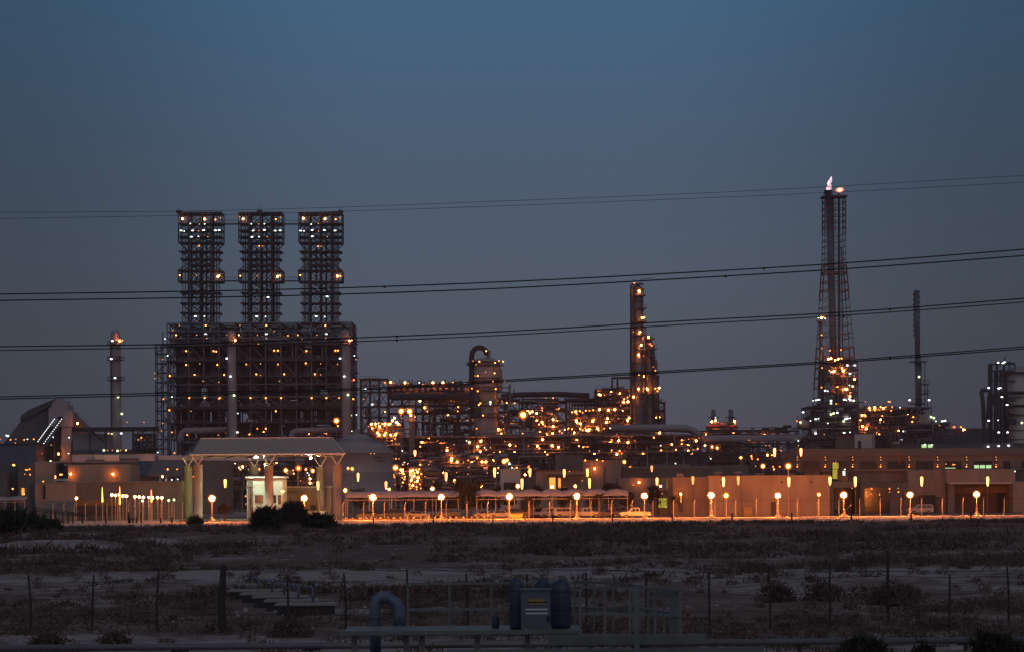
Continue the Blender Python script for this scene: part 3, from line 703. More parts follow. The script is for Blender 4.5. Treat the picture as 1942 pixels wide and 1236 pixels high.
# projecting ground floor bays and porch
part(r, 'front_bay', 'stucco', 1575, 1622, 912, 924, D - 14, 14)
part(r, 'front_bay_wall', 'stucco', 1576, 1581, 924, None, D - 13.8, 13); 
part(r, 'front_bay_back', 'stucco', 1583, 1600, 924, 966, D - 8, .4)
part(r, 'mid_wall', 'stucco_dark', 1622, 1722, 915, None, D - 6, 6)
part(r, 'doorway', 'dark_glass', 1640, 1688, 924, 972, D - 6.2, .15)
part(r, 'pier', 'stucco_dark', 1632, 1639, 912, None, D - 9, 2.6)
part(r, 'plain_wall', 'stucco', 1722, 1794, 891, 942, D - 5, 5.2)
part(r, 'recess', 'dark_glass', 1742, 1774, 938, 980, D - 5.3, .2)
part(r, 'low_plinth', 'stucco_dark', 1722, 1794, 942, None, D - 4.5, 4.5)
part(r, 'overhang', 'stucco', 1795, 1925, 889, 914, D - 9, 9.2)
part(r, 'overhang_edge', 'white_wall', 1801, 1921, 914, 916.5, D - 9.6, 9)
part(r, 'porch_back', 'stucco', 1800, 1922, 923, 934, D - 2.0, 1.6); part(r, 'porch_door', 'dark_glass', 1890, 1918, 934, 975, D - 2.4, .3)
part(r, 'porch_column', 'stucco_dark', 1798, 1810, 917, None, D - 8.4, 1.4)
part(r, 'right_pier', 'stucco', 1921, 1990, 912, None, D - 10, 10)
for px in (1792, 1859): part(r, 'drainpipe', 'steel_pale', px - .8, px + .8, 891, 914 if px > 1800 else 940, D - 9.2 if px > 1800 else D - 5.2, .12)
lamps(r, D - 10.2, '1653,926,o;1653,936,s;1668,936,s;1668,938,s;1687,926,o;1687,932,s;1703,925,s;1704,932,o;1616,925,s;1573,953,s;1574,960,s;1925,893,w', 'lamp')
for px in (1540, 1592, 1644, 1697, 1751, 1806, 1861, 1916): part(r, 'panel_joint', 'slate_sheet', px, px + .5, 849.5, 862.5, D - .38, .03)
for px in (1608, 1665, 1730, 1770, 1815, 1868, 1905): part(r, 'wall_joint', 'slate_sheet', px, px + .4, 891.5, 912, D + .2 if px < 1722 else D - (5.03 if px < 1795 else 9.03), .04)
for px, w_ in ((1548, 9), (1700, 7), (1790, 12), (1835, 6), (1890, 9)): part(r, 'roof_unit', 'steel_mid', px, px + w_, 846.2, 849, D + 6, 3)
for px in (1626, 1715, 1732, 1768): part(r, 'air_conditioner', 'steel_pale', px, px + 4, 932, 936, D - (6.5 if px < 1722 else 5.6), .5)
part(r, 'flag', 'red_paint', 1704, 1707, 858, 880, D - 1.2, .08)
# white box on the roof behind
D = 575
r = bld('rooftop_cabin', 'plain white cabin standing on the roof of the two-storey block', 'cabin', 1590, 1657, D)
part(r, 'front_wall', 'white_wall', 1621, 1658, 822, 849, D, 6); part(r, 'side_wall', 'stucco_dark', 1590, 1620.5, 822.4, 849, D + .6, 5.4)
part(r, 'door', 'steel', 1627, 1633, 835, 849, D - .15, .1); part(r, 'downpipe', 'steel', 1655, 1656, 824, 847, D - .12, .1)
lb_ = part(r, 'roof_slab', 'steel', 1589.5, 1658.5, 820.8, 822, D - .2, 6.5)
# green-lit windows hut above roof band
D = 560
r = bld('control_hut', 'dark hut with a green-lit window strip behind the roof band', 'hut', 1725, 1800, D)
part(r, 'wall', 'slate_sheet', 1700, 1942, 840, None, D, 8); part(r, 'window', 'lit_green', 1748, 1757, 842, 848, D - .1, .08); part(r, 'window', 'lit_green', 1760, 1768, 842, 848, D - .1, .08)
lamps(r, D - .5, '1754,842,w;1768,843,w;1874,846,v;1894,845,v;1913,844,v', 'lamp')
# ---------------------------------------------------------------- central low buildings
D = 560
r = bld('white_block', 'small white rooftop block above the carport, left of the centre buildings', 'building', 948, 988, D)
part(r, 'wall', 'white_wall', 949, 987, 890, None, D, 10); part(r, 'parapet', 'white_wall', 948.5, 987.5, 889, 890, D - .2, 10.4)
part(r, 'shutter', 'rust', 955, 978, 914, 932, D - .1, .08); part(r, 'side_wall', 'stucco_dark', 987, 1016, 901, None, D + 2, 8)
D = 545
r = bld('shop_block', 'low block with two orange-lit doorways under a dark canopy', 'building', 1017, 1107, D)
part(r, 'wall', 'stucco', 1017, 1107, 893, None, D, 12); part(r, 'canopy', 'steel', 1038, 1108, 899, 902, D - 3, 3); part(r, 'fascia', 'red_steel', 1017, 1107, 891, 893, D - .2, 12)
part(r, 'door', 'lit_orange', 1042, 1053, 905, 930, D - .1, .06); part(r, 'door', 'lit_orange', 1059, 1063, 906, 930, D - .1, .06)
lamps(r, D - 3.2, '1080,893,s;1104,911,s', 'lamp')
D = 580
r = bld('beige_block', 'taller beige flat-roofed block with a glowing wall light', 'building', 1104, 1178, D)
part(r, 'wall', 'stucco', 1106, 1178, 874, None, D, 14); part(r, 'parapet', 'stucco', 1105, 1179, 871.5, 874, D - .3, 14.5); part(r, 'joint_band', 'stucco_dark', 1106, 1178, 881, 881.7, D - .05, .04)
part(r, 'pipe', 'steel', 1145, 1146.5, 884, 930, D - .2, .12); lamps(r, D - 1.1, '1128,888,O;1110,872,y;1132,871,y;1143,873,o', 'lamp')
part(r, 'rear_wing', 'stucco_dark', 1054, 1106, 862, 892, D + 25, 10)
D = 590
r = bld('long_low_block', 'long low beige wall behind the kiosk with a lit patch', 'building', 1180, 1345, D)
part(r, 'wall', 'stucco_dark', 1180, 1345, 886, None, D, 12); part(r, 'parapet', 'stucco', 1179, 1346, 884.5, 887, D - .3, 12.5)
part(r, 'front_wall', 'stucco', 1173, 1275, 905, None, D - 40, 14)
lamps(r, D - 41, '1212,914,O;1201,919,s', 'lamp'); part(r, 'rear_storey', 'stucco_dark', 1225, 1420, 882, 900, D + 30, 10)
D = 500
r = bld('kiosk', 'small kiosk with a glowing orange window and pale roof line', 'kiosk', 1245, 1270, D)
part(r, 'wall', 'stucco', 1246, 1268, 929, None, D, 4); part(r, 'roof', 'white_wall', 1244, 1270, 926.5, 929, D - .4, 4.8); window(r, 1249, 1265, 944, 962, D, 'lit_yellow', 'steel', 1)
part(r, 'column', 'stucco_dark', 1240, 1245, 928, None, D - 1, 1); lamps(r, D - .5, '1256,935,s;1263,961,s', 'lamp')
# ---------------------------------------------------------------- carports
def carport(label, xs, D, dep, z_hi, z_lo, npk):
    x0, x1 = X(xs[0], D), X(xs[1], D); root = thing('carport', label, 'carport', ((x0+x1)/2, D, 0), 'fabric carports')
    nX, nY = npk * 10, 8; vs = []; 
    for j in range(nY + 1):
        for i in range(nX + 1):
            u, v = i / nX, j / nY; s = abs(math.sin(PI * u * npk)) if npk > 1 else 1
            z = z_lo + (z_hi - z_lo) * (math.sin(PI * min(1, v * .9 + .05)) ** .7) * (.78 + .22 * s) + .16 * noise.noise(Vector((u * 34, v * 5, npk)))
            vs.append((x0 + (x1 - x0) * u, D + dep * v, z))
    fs = [(j*(nX+1)+i, j*(nX+1)+i+1, (j+1)*(nX+1)+i+1, (j+1)*(nX+1)+i) for j in range(nY) for i in range(nX)]
    n = len(vs); vs += [(x, y, z - .05) for x, y, z in vs]; fs += [tuple(n + q for q in f[::-1]) for f in fs]
    edge = [i for i in range(nX + 1)]; fs += [(n + i, n + i + 1, i + 1, i) for i in range(nX)]
    m_ = MB(); m_.add(vs, fs); m_.build('canopy', 'fabric', root, smooth=True)
    k = max(4, int((x1 - x0) / 3.4))
    for i in range(k + 1):
        x = x0 + .2 + (x1 - x0 - .4) * i / k; b = MB(); b.bar((x, D + .3, 0), (x, D + .3, z_lo + .1), .12); b.build('post', 'lamp_post', root)
    b = MB(); b.bar((x0, D + .3, z_lo - .12), (x1, D + .3, z_lo - .12), .1); b.build('beam', 'lamp_post', root)
    return root
carport('flat pale fabric carport right of the pavilion', (656, 871), 474, 6, 5.0, 3.55, 1)
carport('wavy pale fabric carport, longer one behind the globe lamps', (902, 1192), 470, 6, 5.15, 3.55, 7)
carport('small pale fabric carport over white cars at the left edge', (-30, 48), 470, 6, 4.6, 3.7, 2)
# ---------------------------------------------------------------- cars
def car(px, D, kind, paint, label, face=1, yaw=0., name='parked_car', cat='car'):
    cx = X(px, D, 965); root = thing(name, label, cat, (0, 0, 0), 'cars parked behind the frontage fence')
    if kind == 'pickup':
        L_, hgt = 5.2, 1.8; prof = [(0, .45), (0, 1.0), (.12, 1.08), (1.9, 1.1), (1.95, 1.72), (2.15, 1.8), (3.2, 1.8), (3.75, 1.16), (4.95, 1.05), (5.15, .85), (5.2, .45)]
        win = [[(2.05, 1.15), (2.1, 1.68), (2.65, 1.7), (2.65, 1.15)], [(2.72, 1.15), (2.72, 1.7), (3.15, 1.7), (3.58, 1.15)]]
    elif kind == 'suv':
        L_, hgt = 4.7, 1.85; prof = [(0, .4), (0, 1.1), (.15, 1.72), (.35, 1.85), (2.9, 1.83), (3.5, 1.18), (4.5, 1.05), (4.68, .85), (4.7, .4)]
        win = [[(.3, 1.2), (.45, 1.7), (1.25, 1.72), (1.25, 1.2)], [(1.33, 1.2), (1.33, 1.72), (2.1, 1.72), (2.1, 1.2)], [(2.18, 1.2), (2.18, 1.72), (2.82, 1.7), (3.3, 1.2)]]
    else:
        L_, hgt = 4.5, 1.45; prof = [(0, .35), (0, .9), (.6, 1.0), (1.15, 1.42), (2.6, 1.45), (3.3, .98), (4.3, .85), (4.5, .65), (4.5, .35)]
        win = [[(.85, 1.0), (1.25, 1.36), (1.95, 1.38), (1.95, 1.0)], [(2.02, 1.0), (2.02, 1.38), (2.55, 1.38), (3.08, 1.0)]]
    Wd = 1.8; col_ = paint
    def tr(x, y, z): x = (x - L_/2) * face; return (x, y, z)
    b = MB(); pr_ = [tr(x, -Wd/2, z) for x, z in prof]; pr_ = pr_ if face == 1 else pr_[::-1]
    # cabin narrows above the belt line
    n = len(pr_); A = [(x, y + (.16 if z > 1.2 else 0), z) for x, y, z in pr_]; B_ = [(x, -y, z) for x, y, z in A]
    b.add(A + B_, [list(range(n)), list(range(n, 2*n))[::-1]] + [(i, n + i, n + (i+1) % n, (i+1) % n) for i in range(n)]); body = b.build('body', col_, root)
    for wn in win:
        b = MB(); q = [tr(x, -Wd/2 - .01 + (.14 if z > 1.2 else .0), z) for x, z in wn]; b.prism(q, (0, .03, 0)); b.build('side_window', 'dark_glass', root)
    for wx in (.95, L_ - .95):
        x = (wx - L_/2) * face
        b = MB(); b.cyl((x, -Wd/2 - .03, .36), (x, Wd/2 + .03, .36), .36, n=16); tw = b.build('wheel', 'tyre', root)
        b = MB(); b.cyl((x, -Wd/2 - .05, .36), (x, -Wd/2 - .03, .36), .2, n=12); b.build('rim', 'steel_pale', tw)
    x = L_/2 * face
    for sy in (-1, 1): b = MB(); b.box(min(x - .06*face, x + .02*face), max(x - .06*face, x + .02*face), sy*.68 - .16, sy*.68 + .16, .72, .9); b.build('headlight', 'white_paint', root)
    b = MB(); b.box(min(x - .02*face, x + .05*face), max(x - .02*face, x + .05*face), -.85, .85, .4, .6); b.build('bumper', 'steel', root)
    root.location = (cx, D, .01); root.rotation_euler = (0, 0, yaw)
    return root
car(1205, 452, 'pickup', 'car_orange', 'pale pickup turned orange by the lamp at its tail, nose to the left', -1, .05, 'pickup_truck', 'pickup')
car(1110, 464, 'pickup', 'car_white', 'white pickup parked nose right, right of the globe lamp under the wavy carport', 1, .25)
car(1074, 466, 'suv', 'car_white', 'white off-roader left of the globe lamp under the wavy carport', 1, .2)
car(1040, 470, 'suv', 'car_white', 'white van-like car behind the thin carport posts', -1, .5)
car(1022, 473, 'suv', 'car_silver', 'silver car deep under the wavy carport, second from its middle', 1, .9)
car(1152, 470, 'sedan', 'car_dark', 'dark saloon parked behind the orange-lit pickup', -1, .1)
car(1172, 474, 'suv', 'car_dark', 'dark off-roader behind the roof of the orange-lit pickup', -1, .3)
car(922, 462, 'sedan', 'car_silver', 'silver saloon under the left end of the wavy carport', 1, .05)
car(951, 464, 'sedan', 'car_white', 'pale saloon just left of the ochre skip', 1, .1)
car(980, 465, 'suv', 'car_dark', 'dark car behind the ochre skip', 1, .1)
car(700, 468, 'sedan', 'car_dark', 'dark saloon under the left end of the flat carport', 1, .1)
car(745, 469, 'suv', 'car_dark', 'dark off-roader under the middle of the flat carport', -1, .1)
car(790, 469, 'sedan', 'car_silver', 'silver saloon under the right half of the flat carport', 1, .2)
car(848, 469, 'suv', 'car_dark', 'dark off-roader at the right end of the flat carport', -1, .2)
car(4, 452, 'sedan', 'car_white', 'white saloon cut by the left edge of the picture', 1, .3)
car(28, 455, 'suv', 'car_white', 'white off-roader in the left-edge parking', -1, .4)
car(50, 450, 'sedan', 'car_silver', 'silver saloon beside the left-edge bush', 1, .2)
car(20, 462, 'sedan', 'car_silver', 'silver saloon in the back row of the left-edge parking', -1, .4)
car(1745, 490, 'suv', 'car_white', 'white off-roader in the recess of the two-storey block', -1, .1)
D = 446; r = bld('skip', 'ochre waste skip beside a globe lamp', 'skip', 968, 992, D)
a, c = X(969, D, 975), X(991, D, 975); b = MB(); b.prism([(a - .1, D, 1.0), (a + .1, D, .15), (c - .1, D, .15), (c + .1, D, 1.0)], (0, 1.6, 0)); b.build('body', 'ochre', r)
b = MB(); b.box(a - .15, c + .15, D - .06, D + 1.66, 1.0, 1.08); b.build('rim', 'steel', r)
# row of painted stones along the planting bed
for i in range(22):
    px = 655 + i * 13.2 + R.uniform(-2, 2); x = X(px, 446.5, 975); b = MB(); s = R.uniform(.16, .26); b.ball((x, 446.5, .3 + .1), s, s * .8, 7, 4)
    tag(b.build('boulder', 'concrete', None, (x, 446.5, .3), True), 'pale round boulder edging the bed behind the fence', 'boulder', 'pale round boulders edging the planting bed')
b = MB(); b.box(X(652, 446), X(960, 446), 445.6, 447.6, -.05, .3); tag(b.build('planting_bed', 'scrub', None, (X(800, 446), 446, 0)), 'long raised planting bed behind the wire fence', 'planter')
# ---------------------------------------------------------------- palms and trees
def palm(px, D, top_py, r, label, nf=30, trunk=True):
    nf = max(nf, 34)
    p = W(px, top_py, D); h = p.z - r * .3; rnd = random.Random(int(px)); root = thing('palm_tree', label, 'palm', (p.x, D, 0), 'date palms between the carports')
    b = MB(); b.pipe([(p.x, D, -.1), (p.x + .05, D, h * .5), (p.x, D, h)], [.26, .2, .2], 8); b.build('trunk', 'bark', root)
    f = MB()
    for k in range(nf):
        a = 2*PI * k / nf + rnd.uniform(-.2, .2); up = rnd.uniform(-.3, 1.1); L_ = r * rnd.uniform(.85, 1.1); prev = None
        for j in range(7):
            t = j / 6; q = Vector((p.x + L_*t*math.cos(a)*math.cos(up*.8), D + L_*t*math.sin(a)*math.cos(up*.8), h + L_*(t*math.sin(up) - .55*t*t)))
            if prev is not None:
                side = Vector((-math.sin(a), math.cos(a), 0)); wd = r * .30 * (1 - t * .6)
                for s in (-1, 1):
                    for u in (0, .5):
                        m0 = prev.lerp(q, u); f.add([m0, prev.lerp(q, u + .3), m0 + side*s*wd + (q-prev)*.8 + Vector((0, 0, -wd*.45))], [(0, 1, 2)])
            prev = q
    f.build('crown', 'leaf', root); return root
palm(1003, 458, 941, 1.5, 'small palm right of the ochre skip')
palm(1091, 462, 934, 2.1, 'palm with drooping crown behind the globe lamp under the wavy carport')
palm(1136, 456, 934, 1.9, 'bushy palm before the right part of the wavy carport', 26)
palm(1165, 500, 914, 2.3, 'taller palm standing in front of the beige block', 20)
palm(1276, 462, 938, 1.8, 'round-crowned palm beside the kiosk', 26)
palm(884, 470, 925, 2.8, 'large shaggy palm between the two carports', 40)
palm(1216, 560, 905, 1.8, 'dark palm behind the kiosk lamp')
def tree(px, D, top_py, r, label, n=1500):
    p = W(px, top_py, D); h = p.z; rnd = random.Random(int(px)); root = thing('leafy_tree', label, 'tree', (p.x, D, 0), 'leafy trees among the low buildings')
    b = MB(); b.pipe([(p.x, D, -.1), (p.x, D, h * .4), (p.x + .2, D, h * .7)], [.2, .15, .08], 7)
    for k in range(4):
        a = rnd.uniform(0, 6.3); b.cyl((p.x, D, h*.38), (p.x + r*.6*math.cos(a), D + r*.6*math.sin(a), h*.7), .07, .03, 5)
    b.build('trunk', 'bark', root)
    f = MB()
    for k in range(10):
        a = rnd.uniform(0, 6.3); q = r * .6 * rnd.random(); rr = r * rnd.uniform(.38, .6); c0 = (p.x + q*math.cos(a), D + q*math.sin(a), rnd.uniform(h * .42, h - rr * .75))
        for _ in range(n // 10):
            d = Vector((rnd.gauss(0, 1), rnd.gauss(0, 1), rnd.gauss(0, 1))).normalized() * rr * rnd.random() ** .4
            c1 = Vector(c0) + Vector((d.x, d.y, d.z * .8)); s = rnd.uniform(.12, .26); e1 = Vector((rnd.gauss(0, 1), rnd.gauss(0, 1), rnd.gauss(0, 1))).normalized(); e2_ = e1.cross(Vector((rnd.gauss(0, 1), rnd.gauss(0, 1), 1))).normalized()
            f.add([c1 - e1*s, c1 + e2_*s, c1 + e1*s, c1 - e2_*s*.6], [(0, 1, 2, 3)])
    f.build('crown', 'leaf', root)
tree(893, 478, 908, 2.9, 'tall dark tree between the two carports', 2600)
tree(873, 500, 905, 2.6, 'dark tree left of the gap between the carports', 1800)
tree(680, 500, 921, 2.0, 'dark tree in front of the storage tank foot')
tree(1020, 520, 917, 2.2, 'broad dark tree behind the wavy carport, left of the lit doorways')
tree(1150, 520, 916, 1.6, 'rounded tree touching the central palm')
tree(940, 520, 919, 1.5, 'small dark tree behind the wavy carport near its left end', 900)
tree(1068, 500, 922, 2.3, 'dark spreading tree before the lit doorways', 1600)
tree(1120, 495, 924, 2.0, 'dark tree behind the palm with the drooping crown', 1500)
tree(1190, 480, 930, 1.7, 'dark tree at the right end of the wavy carport', 1300)
tree(1240, 500, 918, 1.9, 'dark tree touching the left side of the kiosk', 1300)
tree(965, 505, 924, 1.6, 'low dark tree below the small white block', 1200)
tree(425, 470, 950, 1.3, 'olive tree between left columns and gatehouse', 900)
# ---------------------------------------------------------------- entrance pavilion
FR, BK = 490., 511.
r = bld('entrance_pavilion', 'large open pavilion with a hipped ribbed roof on thick round columns', 'pavilion', 358, 640, 500)
for px, D, pt, w_, m in [(375.5, FR, 880, 17, 'concrete'), (510, FR, 881, 16.5, 'concrete'), (639.5, FR, 880, 17, 'concrete'), (357, BK, 883, 17, 'concrete'), (482.5, BK, 884, 15, 'concrete'), (607.5, BK, 884, 16, 'concrete')]:
    x = X(px, D, 900); rd = w_ / 2 * D / F; zt = Z(px, pt, D); cb = MB(); cb.lathe(x, D, [(rd*1.15, -.05), (rd*1.15, .3), (rd, .32), (rd, zt - .25), (rd*1.04, zt - .24), (rd*1.04, zt)], 28); c_ = cb.build('column', m, r, smooth=False)
    for p in c_.data.polygons: p.use_smooth = abs(p.normal.z) < .3 and len(p.vertices) == 4
    for s in (-1, 1):
        b = MB(); b.bar((x, D, zt - .1), (x + s * 1.45, D + (0 if D == FR else -.6), zt + 2.25), .17); b.build('strut', 'white_paint', r)
zE = Z(510, 860.5, 488.5); zR = Z(510, 829.5, 500)
yaw_dx = X(640, FR) - X(607.5, BK) 
fl, fr = Vector((X(363, 488.5), 488.5, zE)), Vector((X(655, 488.5), 488.5, zE))
bl, br = Vector((X(344, 514), 514, zE)), Vector((X(632, 514), 514, zE))
rl, rr_ = Vector((X(381, 501), 501, zR)), Vector((X(631, 501), 501, zR))
m = mat('rib_roof', (.50, .47, .38), .5, .15, .06, .2)
nt = m.node_tree; N = nt.nodes; wv = N.new('ShaderNodeTexWave'); wv.inputs['Scale'].default_value = .9; wv.inputs['Distortion'].default_value = 0
t_ = N.new('ShaderNodeTexCoord'); nt.links.new(t_.outputs['Object'], wv.inputs['Vector']); bq = N.new('ShaderNodeBump'); bq.inputs['Strength'].default_value = .9; bq.inputs['Distance'].default_value = .2
nt.links.new(wv.outputs['Fac'], bq.inputs['Height']); nt.links.new(bq.outputs[0], N['Principled BSDF'].inputs['Normal'])
b = MB(); t0 = Vector((0, 0, -.25))
b.add([fl, fr, rr_, rl, bl, br], [(0, 1, 2, 3), (1, 5, 2), (5, 4, 3, 2), (4, 5, 1, 0)]); b.build('roof', 'rib_roof', r)
b = MB(); b.add([bl + Vector((-.02, 0, .02)), fl + Vector((-.02, 0, .02)), rl + Vector((-.02, 0, .02)), rl + Vector((0, .3, -.1)), bl + Vector((0, .5, -.1)), fl + Vector((.1, .3, -.1))], [(0, 1, 2), (5, 4, 3), (0, 4, 5, 1), (1, 5, 3, 2), (2, 3, 4, 0)]); b.build('hip_end', 'roof_dark', r)
b = MB(); b.bar(fl, fr, .22, .22); b.bar(bl, br, .22); b.bar(fl, bl, .22); b.bar(fr, br, .22); b.bar(rr_, fr, .14); b.bar(rl, rr_, .2); b.build('fascia', 'white_paint', r)
b = MB()
for i in range(1, 7):
    p = fl.lerp(fr, i / 7); q = bl.lerp(br, i / 7); b.bar(p + t0, q + t0, .2)
b.build('ceiling_beam', 'steel', r)
lamps(r, 499, '500,864,v', 'flood_lamp')
r['label'] = 'large open pavilion with a hipped ribbed roof on six thick round columns'
# the pale lamp that washes the gatehouse
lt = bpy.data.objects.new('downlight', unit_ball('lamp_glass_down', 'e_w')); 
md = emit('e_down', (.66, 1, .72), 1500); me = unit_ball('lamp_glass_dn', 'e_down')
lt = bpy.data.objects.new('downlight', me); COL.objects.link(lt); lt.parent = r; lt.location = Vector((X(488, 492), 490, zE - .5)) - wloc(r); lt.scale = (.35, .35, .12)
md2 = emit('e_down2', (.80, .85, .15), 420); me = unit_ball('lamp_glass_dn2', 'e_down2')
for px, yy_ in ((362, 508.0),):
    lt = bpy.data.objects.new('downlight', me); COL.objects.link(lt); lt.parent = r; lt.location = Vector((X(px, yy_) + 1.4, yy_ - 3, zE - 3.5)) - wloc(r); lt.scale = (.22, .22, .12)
emit('e_down3', (1, .62, .28), 1100); me = unit_ball('lamp_glass_dn3', 'e_down3')  # warm lamp added under the roof to brighten the lettered wall
lt = bpy.data.objects.new('downlight', me); COL.objects.link(lt); lt.parent = r; lt.location = Vector((X(590, 500), 500, zE - .6)) - wloc(r); lt.scale = (.26, .26, .12)  # the added lamp that brightens the lettered wall
# gatehouse
D = 496
r = bld('gatehouse', 'pale two-storey gatehouse with a flat white roof slab under the pavilion', 'gatehouse', 468, 537, D)
part(r, 'wall', 'white_wall', 468, 536, 905.5, None, D, 9); part(r, 'roof_slab', 'white_paint', 464.5, 539, 902.5, 905.5, D - .7, 10.4)
window(r, 484, 498.5, 938.5, 952.5, D, 'dark_glass', 'steel', 1); window(r, 517, 523, 938.5, 952.5, D, 'dark_glass', 'steel', 0); window(r, 528, 533, 938.5, 955, D, 'dark_glass', 'steel', 0)
part(r, 'corner_pilaster', 'stucco_dark', 469.5, 479.5, 907, None, D - .15, .14); part(r, 'string_course', 'white_paint', 468, 536, 958, 959.5, D - .1, .1)
lamps(r, D - .6, '466,940,o;466,955,s', 'lamp')
r = thing('utility_pole', 'thin dark pole with a forked crossarm in front of the gatehouse', 'pole', (X(476, 440), 440, 0))
b = MB(); z1 = Z(476, 922, 440); b.cyl((X(476, 440), 440, 0), (X(476, 440), 440, z1), .14, .1, 8); b.build('pole', 'wood_post', r)
b = MB(); x = X(476, 440); b.pipe([(x - .62, 440, z1 + .25), (x - .6, 440, z1), (x - .3, 440, z1 - .1), (x + .3, 440, z1 - .1), (x + .6, 440, z1), (x + .62, 440, z1 + .25)], .05, 6); b.build('crossarm', 'wood_post', r)
b = MB(); b.box(x - .22, x + .08, 439.7, 440.1, 3.1, 3.9); b.build('box', 'wood_post', r)
r = thing('slim_post', 'thin dark post in front of the pavilion between two columns', 'pole', (X(606, 440), 440, 0))
b = MB(); b.cyl((X(606, 440), 440, 0), (X(606, 440), 440, Z(606, 902, 440)), .09, .06, 6); b.build('pole', 'wood_post', r)
# lettered facility wall
D = 512.5
r = bld('facility_building', 'low building with black lettering high on its front wall', 'building', 537, 628, D)
part(r, 'wall', 'stucco', 525, 628, 924, None, D, 14); part(r, 'parapet', 'white_wall', 524.5, 628.5, 921.5, 924, D - .3, 14.6)
window(r, 589, 600, 957, 966, D, 'dark_glass', 'steel', 1); part(r, 'entrance', 'rust', 548, 572, 949, None, D - .2, .15)
part(r, 'planter_wall', 'white_wall', 577, 622, 968, None, D - 9, 1.2)
tc_ = bpy.data.curves.new('sign_text', 'FONT'); tc_.body = 'UARE FACILITY'; tc_.size = 1.0; tc_.extrude = .03; tc_.align_x = 'LEFT'; tc_.offset = .02
to = bpy.data.objects.new('sign_text', tc_); COL.objects.link(to)
bpy.context.view_layer.update(); dg = bpy.context.evaluated_depsgraph_get(); me = bpy.data.meshes.new_from_object(to.evaluated_get(dg)); bpy.data.objects.remove(to)
lo_, hi_ = X(538.5, D), X(577.5, D); w0 = max(v.co.x for v in me.vertices); k = (hi_ - lo_) / w0
to = bpy.data.objects.new('lettering', me); COL.objects.link(to); me.materials.append(MATS['black']); to.parent = r
to.rotation_euler = (PI/2, 0, 0); to.scale = (k, k, 1); to.location = Vector((lo_, D - .06, Z(557, 934.5, D))) - wloc(r)
# storage tank
D = 620; x0, x1 = X(601, D), X(743.5, D); cx, rd = (x0+x1)/2, (x1-x0)/2; cy = D + rd
r = thing('storage_tank', 'big grey storage tank with a ribbed conical roof behind the pavilion', 'tank', (cx, cy, 0))
zt = Z(700, 856, D + 3); za = Z(665, 821, cy)
b = MB(); b.lathe(cx, cy, [(rd, -.1), (rd, zt*.33), (rd+.04, zt*.335), (rd+.04, zt*.34), (rd, zt*.345), (rd, zt*.66), (rd+.04, zt*.665), (rd+.04, zt*.67), (rd, zt*.675), (rd, zt - .3), (rd + .12, zt - .28), (rd + .12, zt)], 64)
s_ = b.build('shell', 'tank_steel', r)
for p in s_.data.polygons: p.use_smooth = len(p.vertices) == 4
b = MB(); b.lathe(cx, cy, [(rd + .1, zt + .01), (rd*.78, zt + (za-zt)*.36), (rd*.5, zt + (za-zt)*.66), (rd*.2, zt + (za-zt)*.92), (.6, za)], 64); b.build('roof', 'tank_steel', r)
b = MB()
for k in range(40):
    a = 2*PI*k/40; b.bar((cx + rd*math.cos(a), cy + rd*math.sin(a), zt + .12), (cx + rd*.5*math.cos(a), cy + rd*.5*math.sin(a), zt + (za-zt)*.66 + .12), .1, .2)
b.build('roof_rib', 'steel_pale', r)
b = MB(); b.cyl((cx, cy, za - .2), (cx, cy, za + .9), 1.1, .9, 12); b.build('vent', 'steel_pale', r)
lamps(r, D - 1.5, '703,859,s;710,859,s', 'lamp')
# swash emblem of fine strokes on the shell
b = MB(); pts = []
for i in range(14):
    t = i / 13; px = 707 + 20 * t; py = 870 - 5.5 * math.sin(PI * t * .9) ** .8 + 3 * t
    xx = X(px, D); th = math.acos(max(-1, min(1, (xx - cx) / rd))); pts.append((xx, cy - math.sqrt(max(0, rd*rd - (xx-cx)**2)) - .06, Z(px, py, D)))
b.pipe(pts, [.03 + .12 * math.sin(PI * i / 13) for i in range(14)], 5)
pts = [(X(px, D), cy - math.sqrt(rd*rd - (X(px, D)-cx)**2) - .06, Z(px, py, D)) for px, py in ((711, 874), (718, 872.5), (725, 873.5), (731, 872))]; b.pipe(pts, [.03, .12, .1, .03], 5)
b.build('emblem', 'steel', r)
# ---------------------------------------------------------------- buildings at the left
D = 505
r = bld('walled_compound', 'long low beige walled compound at the left, lit by small lamps', 'building', 65, 345, D)
part(r, 'wall', 'stucco_dark', 66, 345, 914, None, D, 24); part(r, 'corner_wall', 'stucco', 66, 142, 915.5, None, D - 1.5, 1.4); part(r, 'coping', 'stucco', 65.5, 345.5, 912.5, 914, D - .3, 24.5)
part(r, 'downpipe', 'black', 82.5, 85.5, 918, 946, D - 1.9, .3); part(r, 'left_face', 'slate_sheet', 55, 65.5, 915, None, D + 1, 22)
D = 534
r = bld('upper_block', 'beige block with two bright wall lamps above the walled compound', 'building', 65, 247, D)
part(r, 'wall', 'stucco', 129, 247, 880, 916, D, 14); part(r, 'left_wall', 'stucco', 66, 106, 877, 916, D + 4, 10); part(r, 'dark_recess', 'slate_sheet', 105, 130, 882, 906, D + 8, 4)
part(r, 'balcony', 'white_wall', 100, 128, 907, 911, D - 1, 2); part(r, 'coping', 'stucco', 65, 248, 873.5, 876.5, D + 5, 9.5)
lamps(r, D - .8, '214,898,O;134,898,O;114,899,y;117,899,y;82,912,o;105,902,y;105,905,y', 'lamp')
r = bld('sheet_roof_shed', 'shed with a slanted dark and beige roof left of the pavilion', 'shed', 247, 345, D)
def slant(root, nm, m, pts, D0, D1):
    b = MB(); q = [Vector(W(x, y, D0 if k < 2 else D1)) for k, (x, y) in enumerate(pts)]; b.prism(q, (0, .4, -.25)); b.build(nm, m, root)
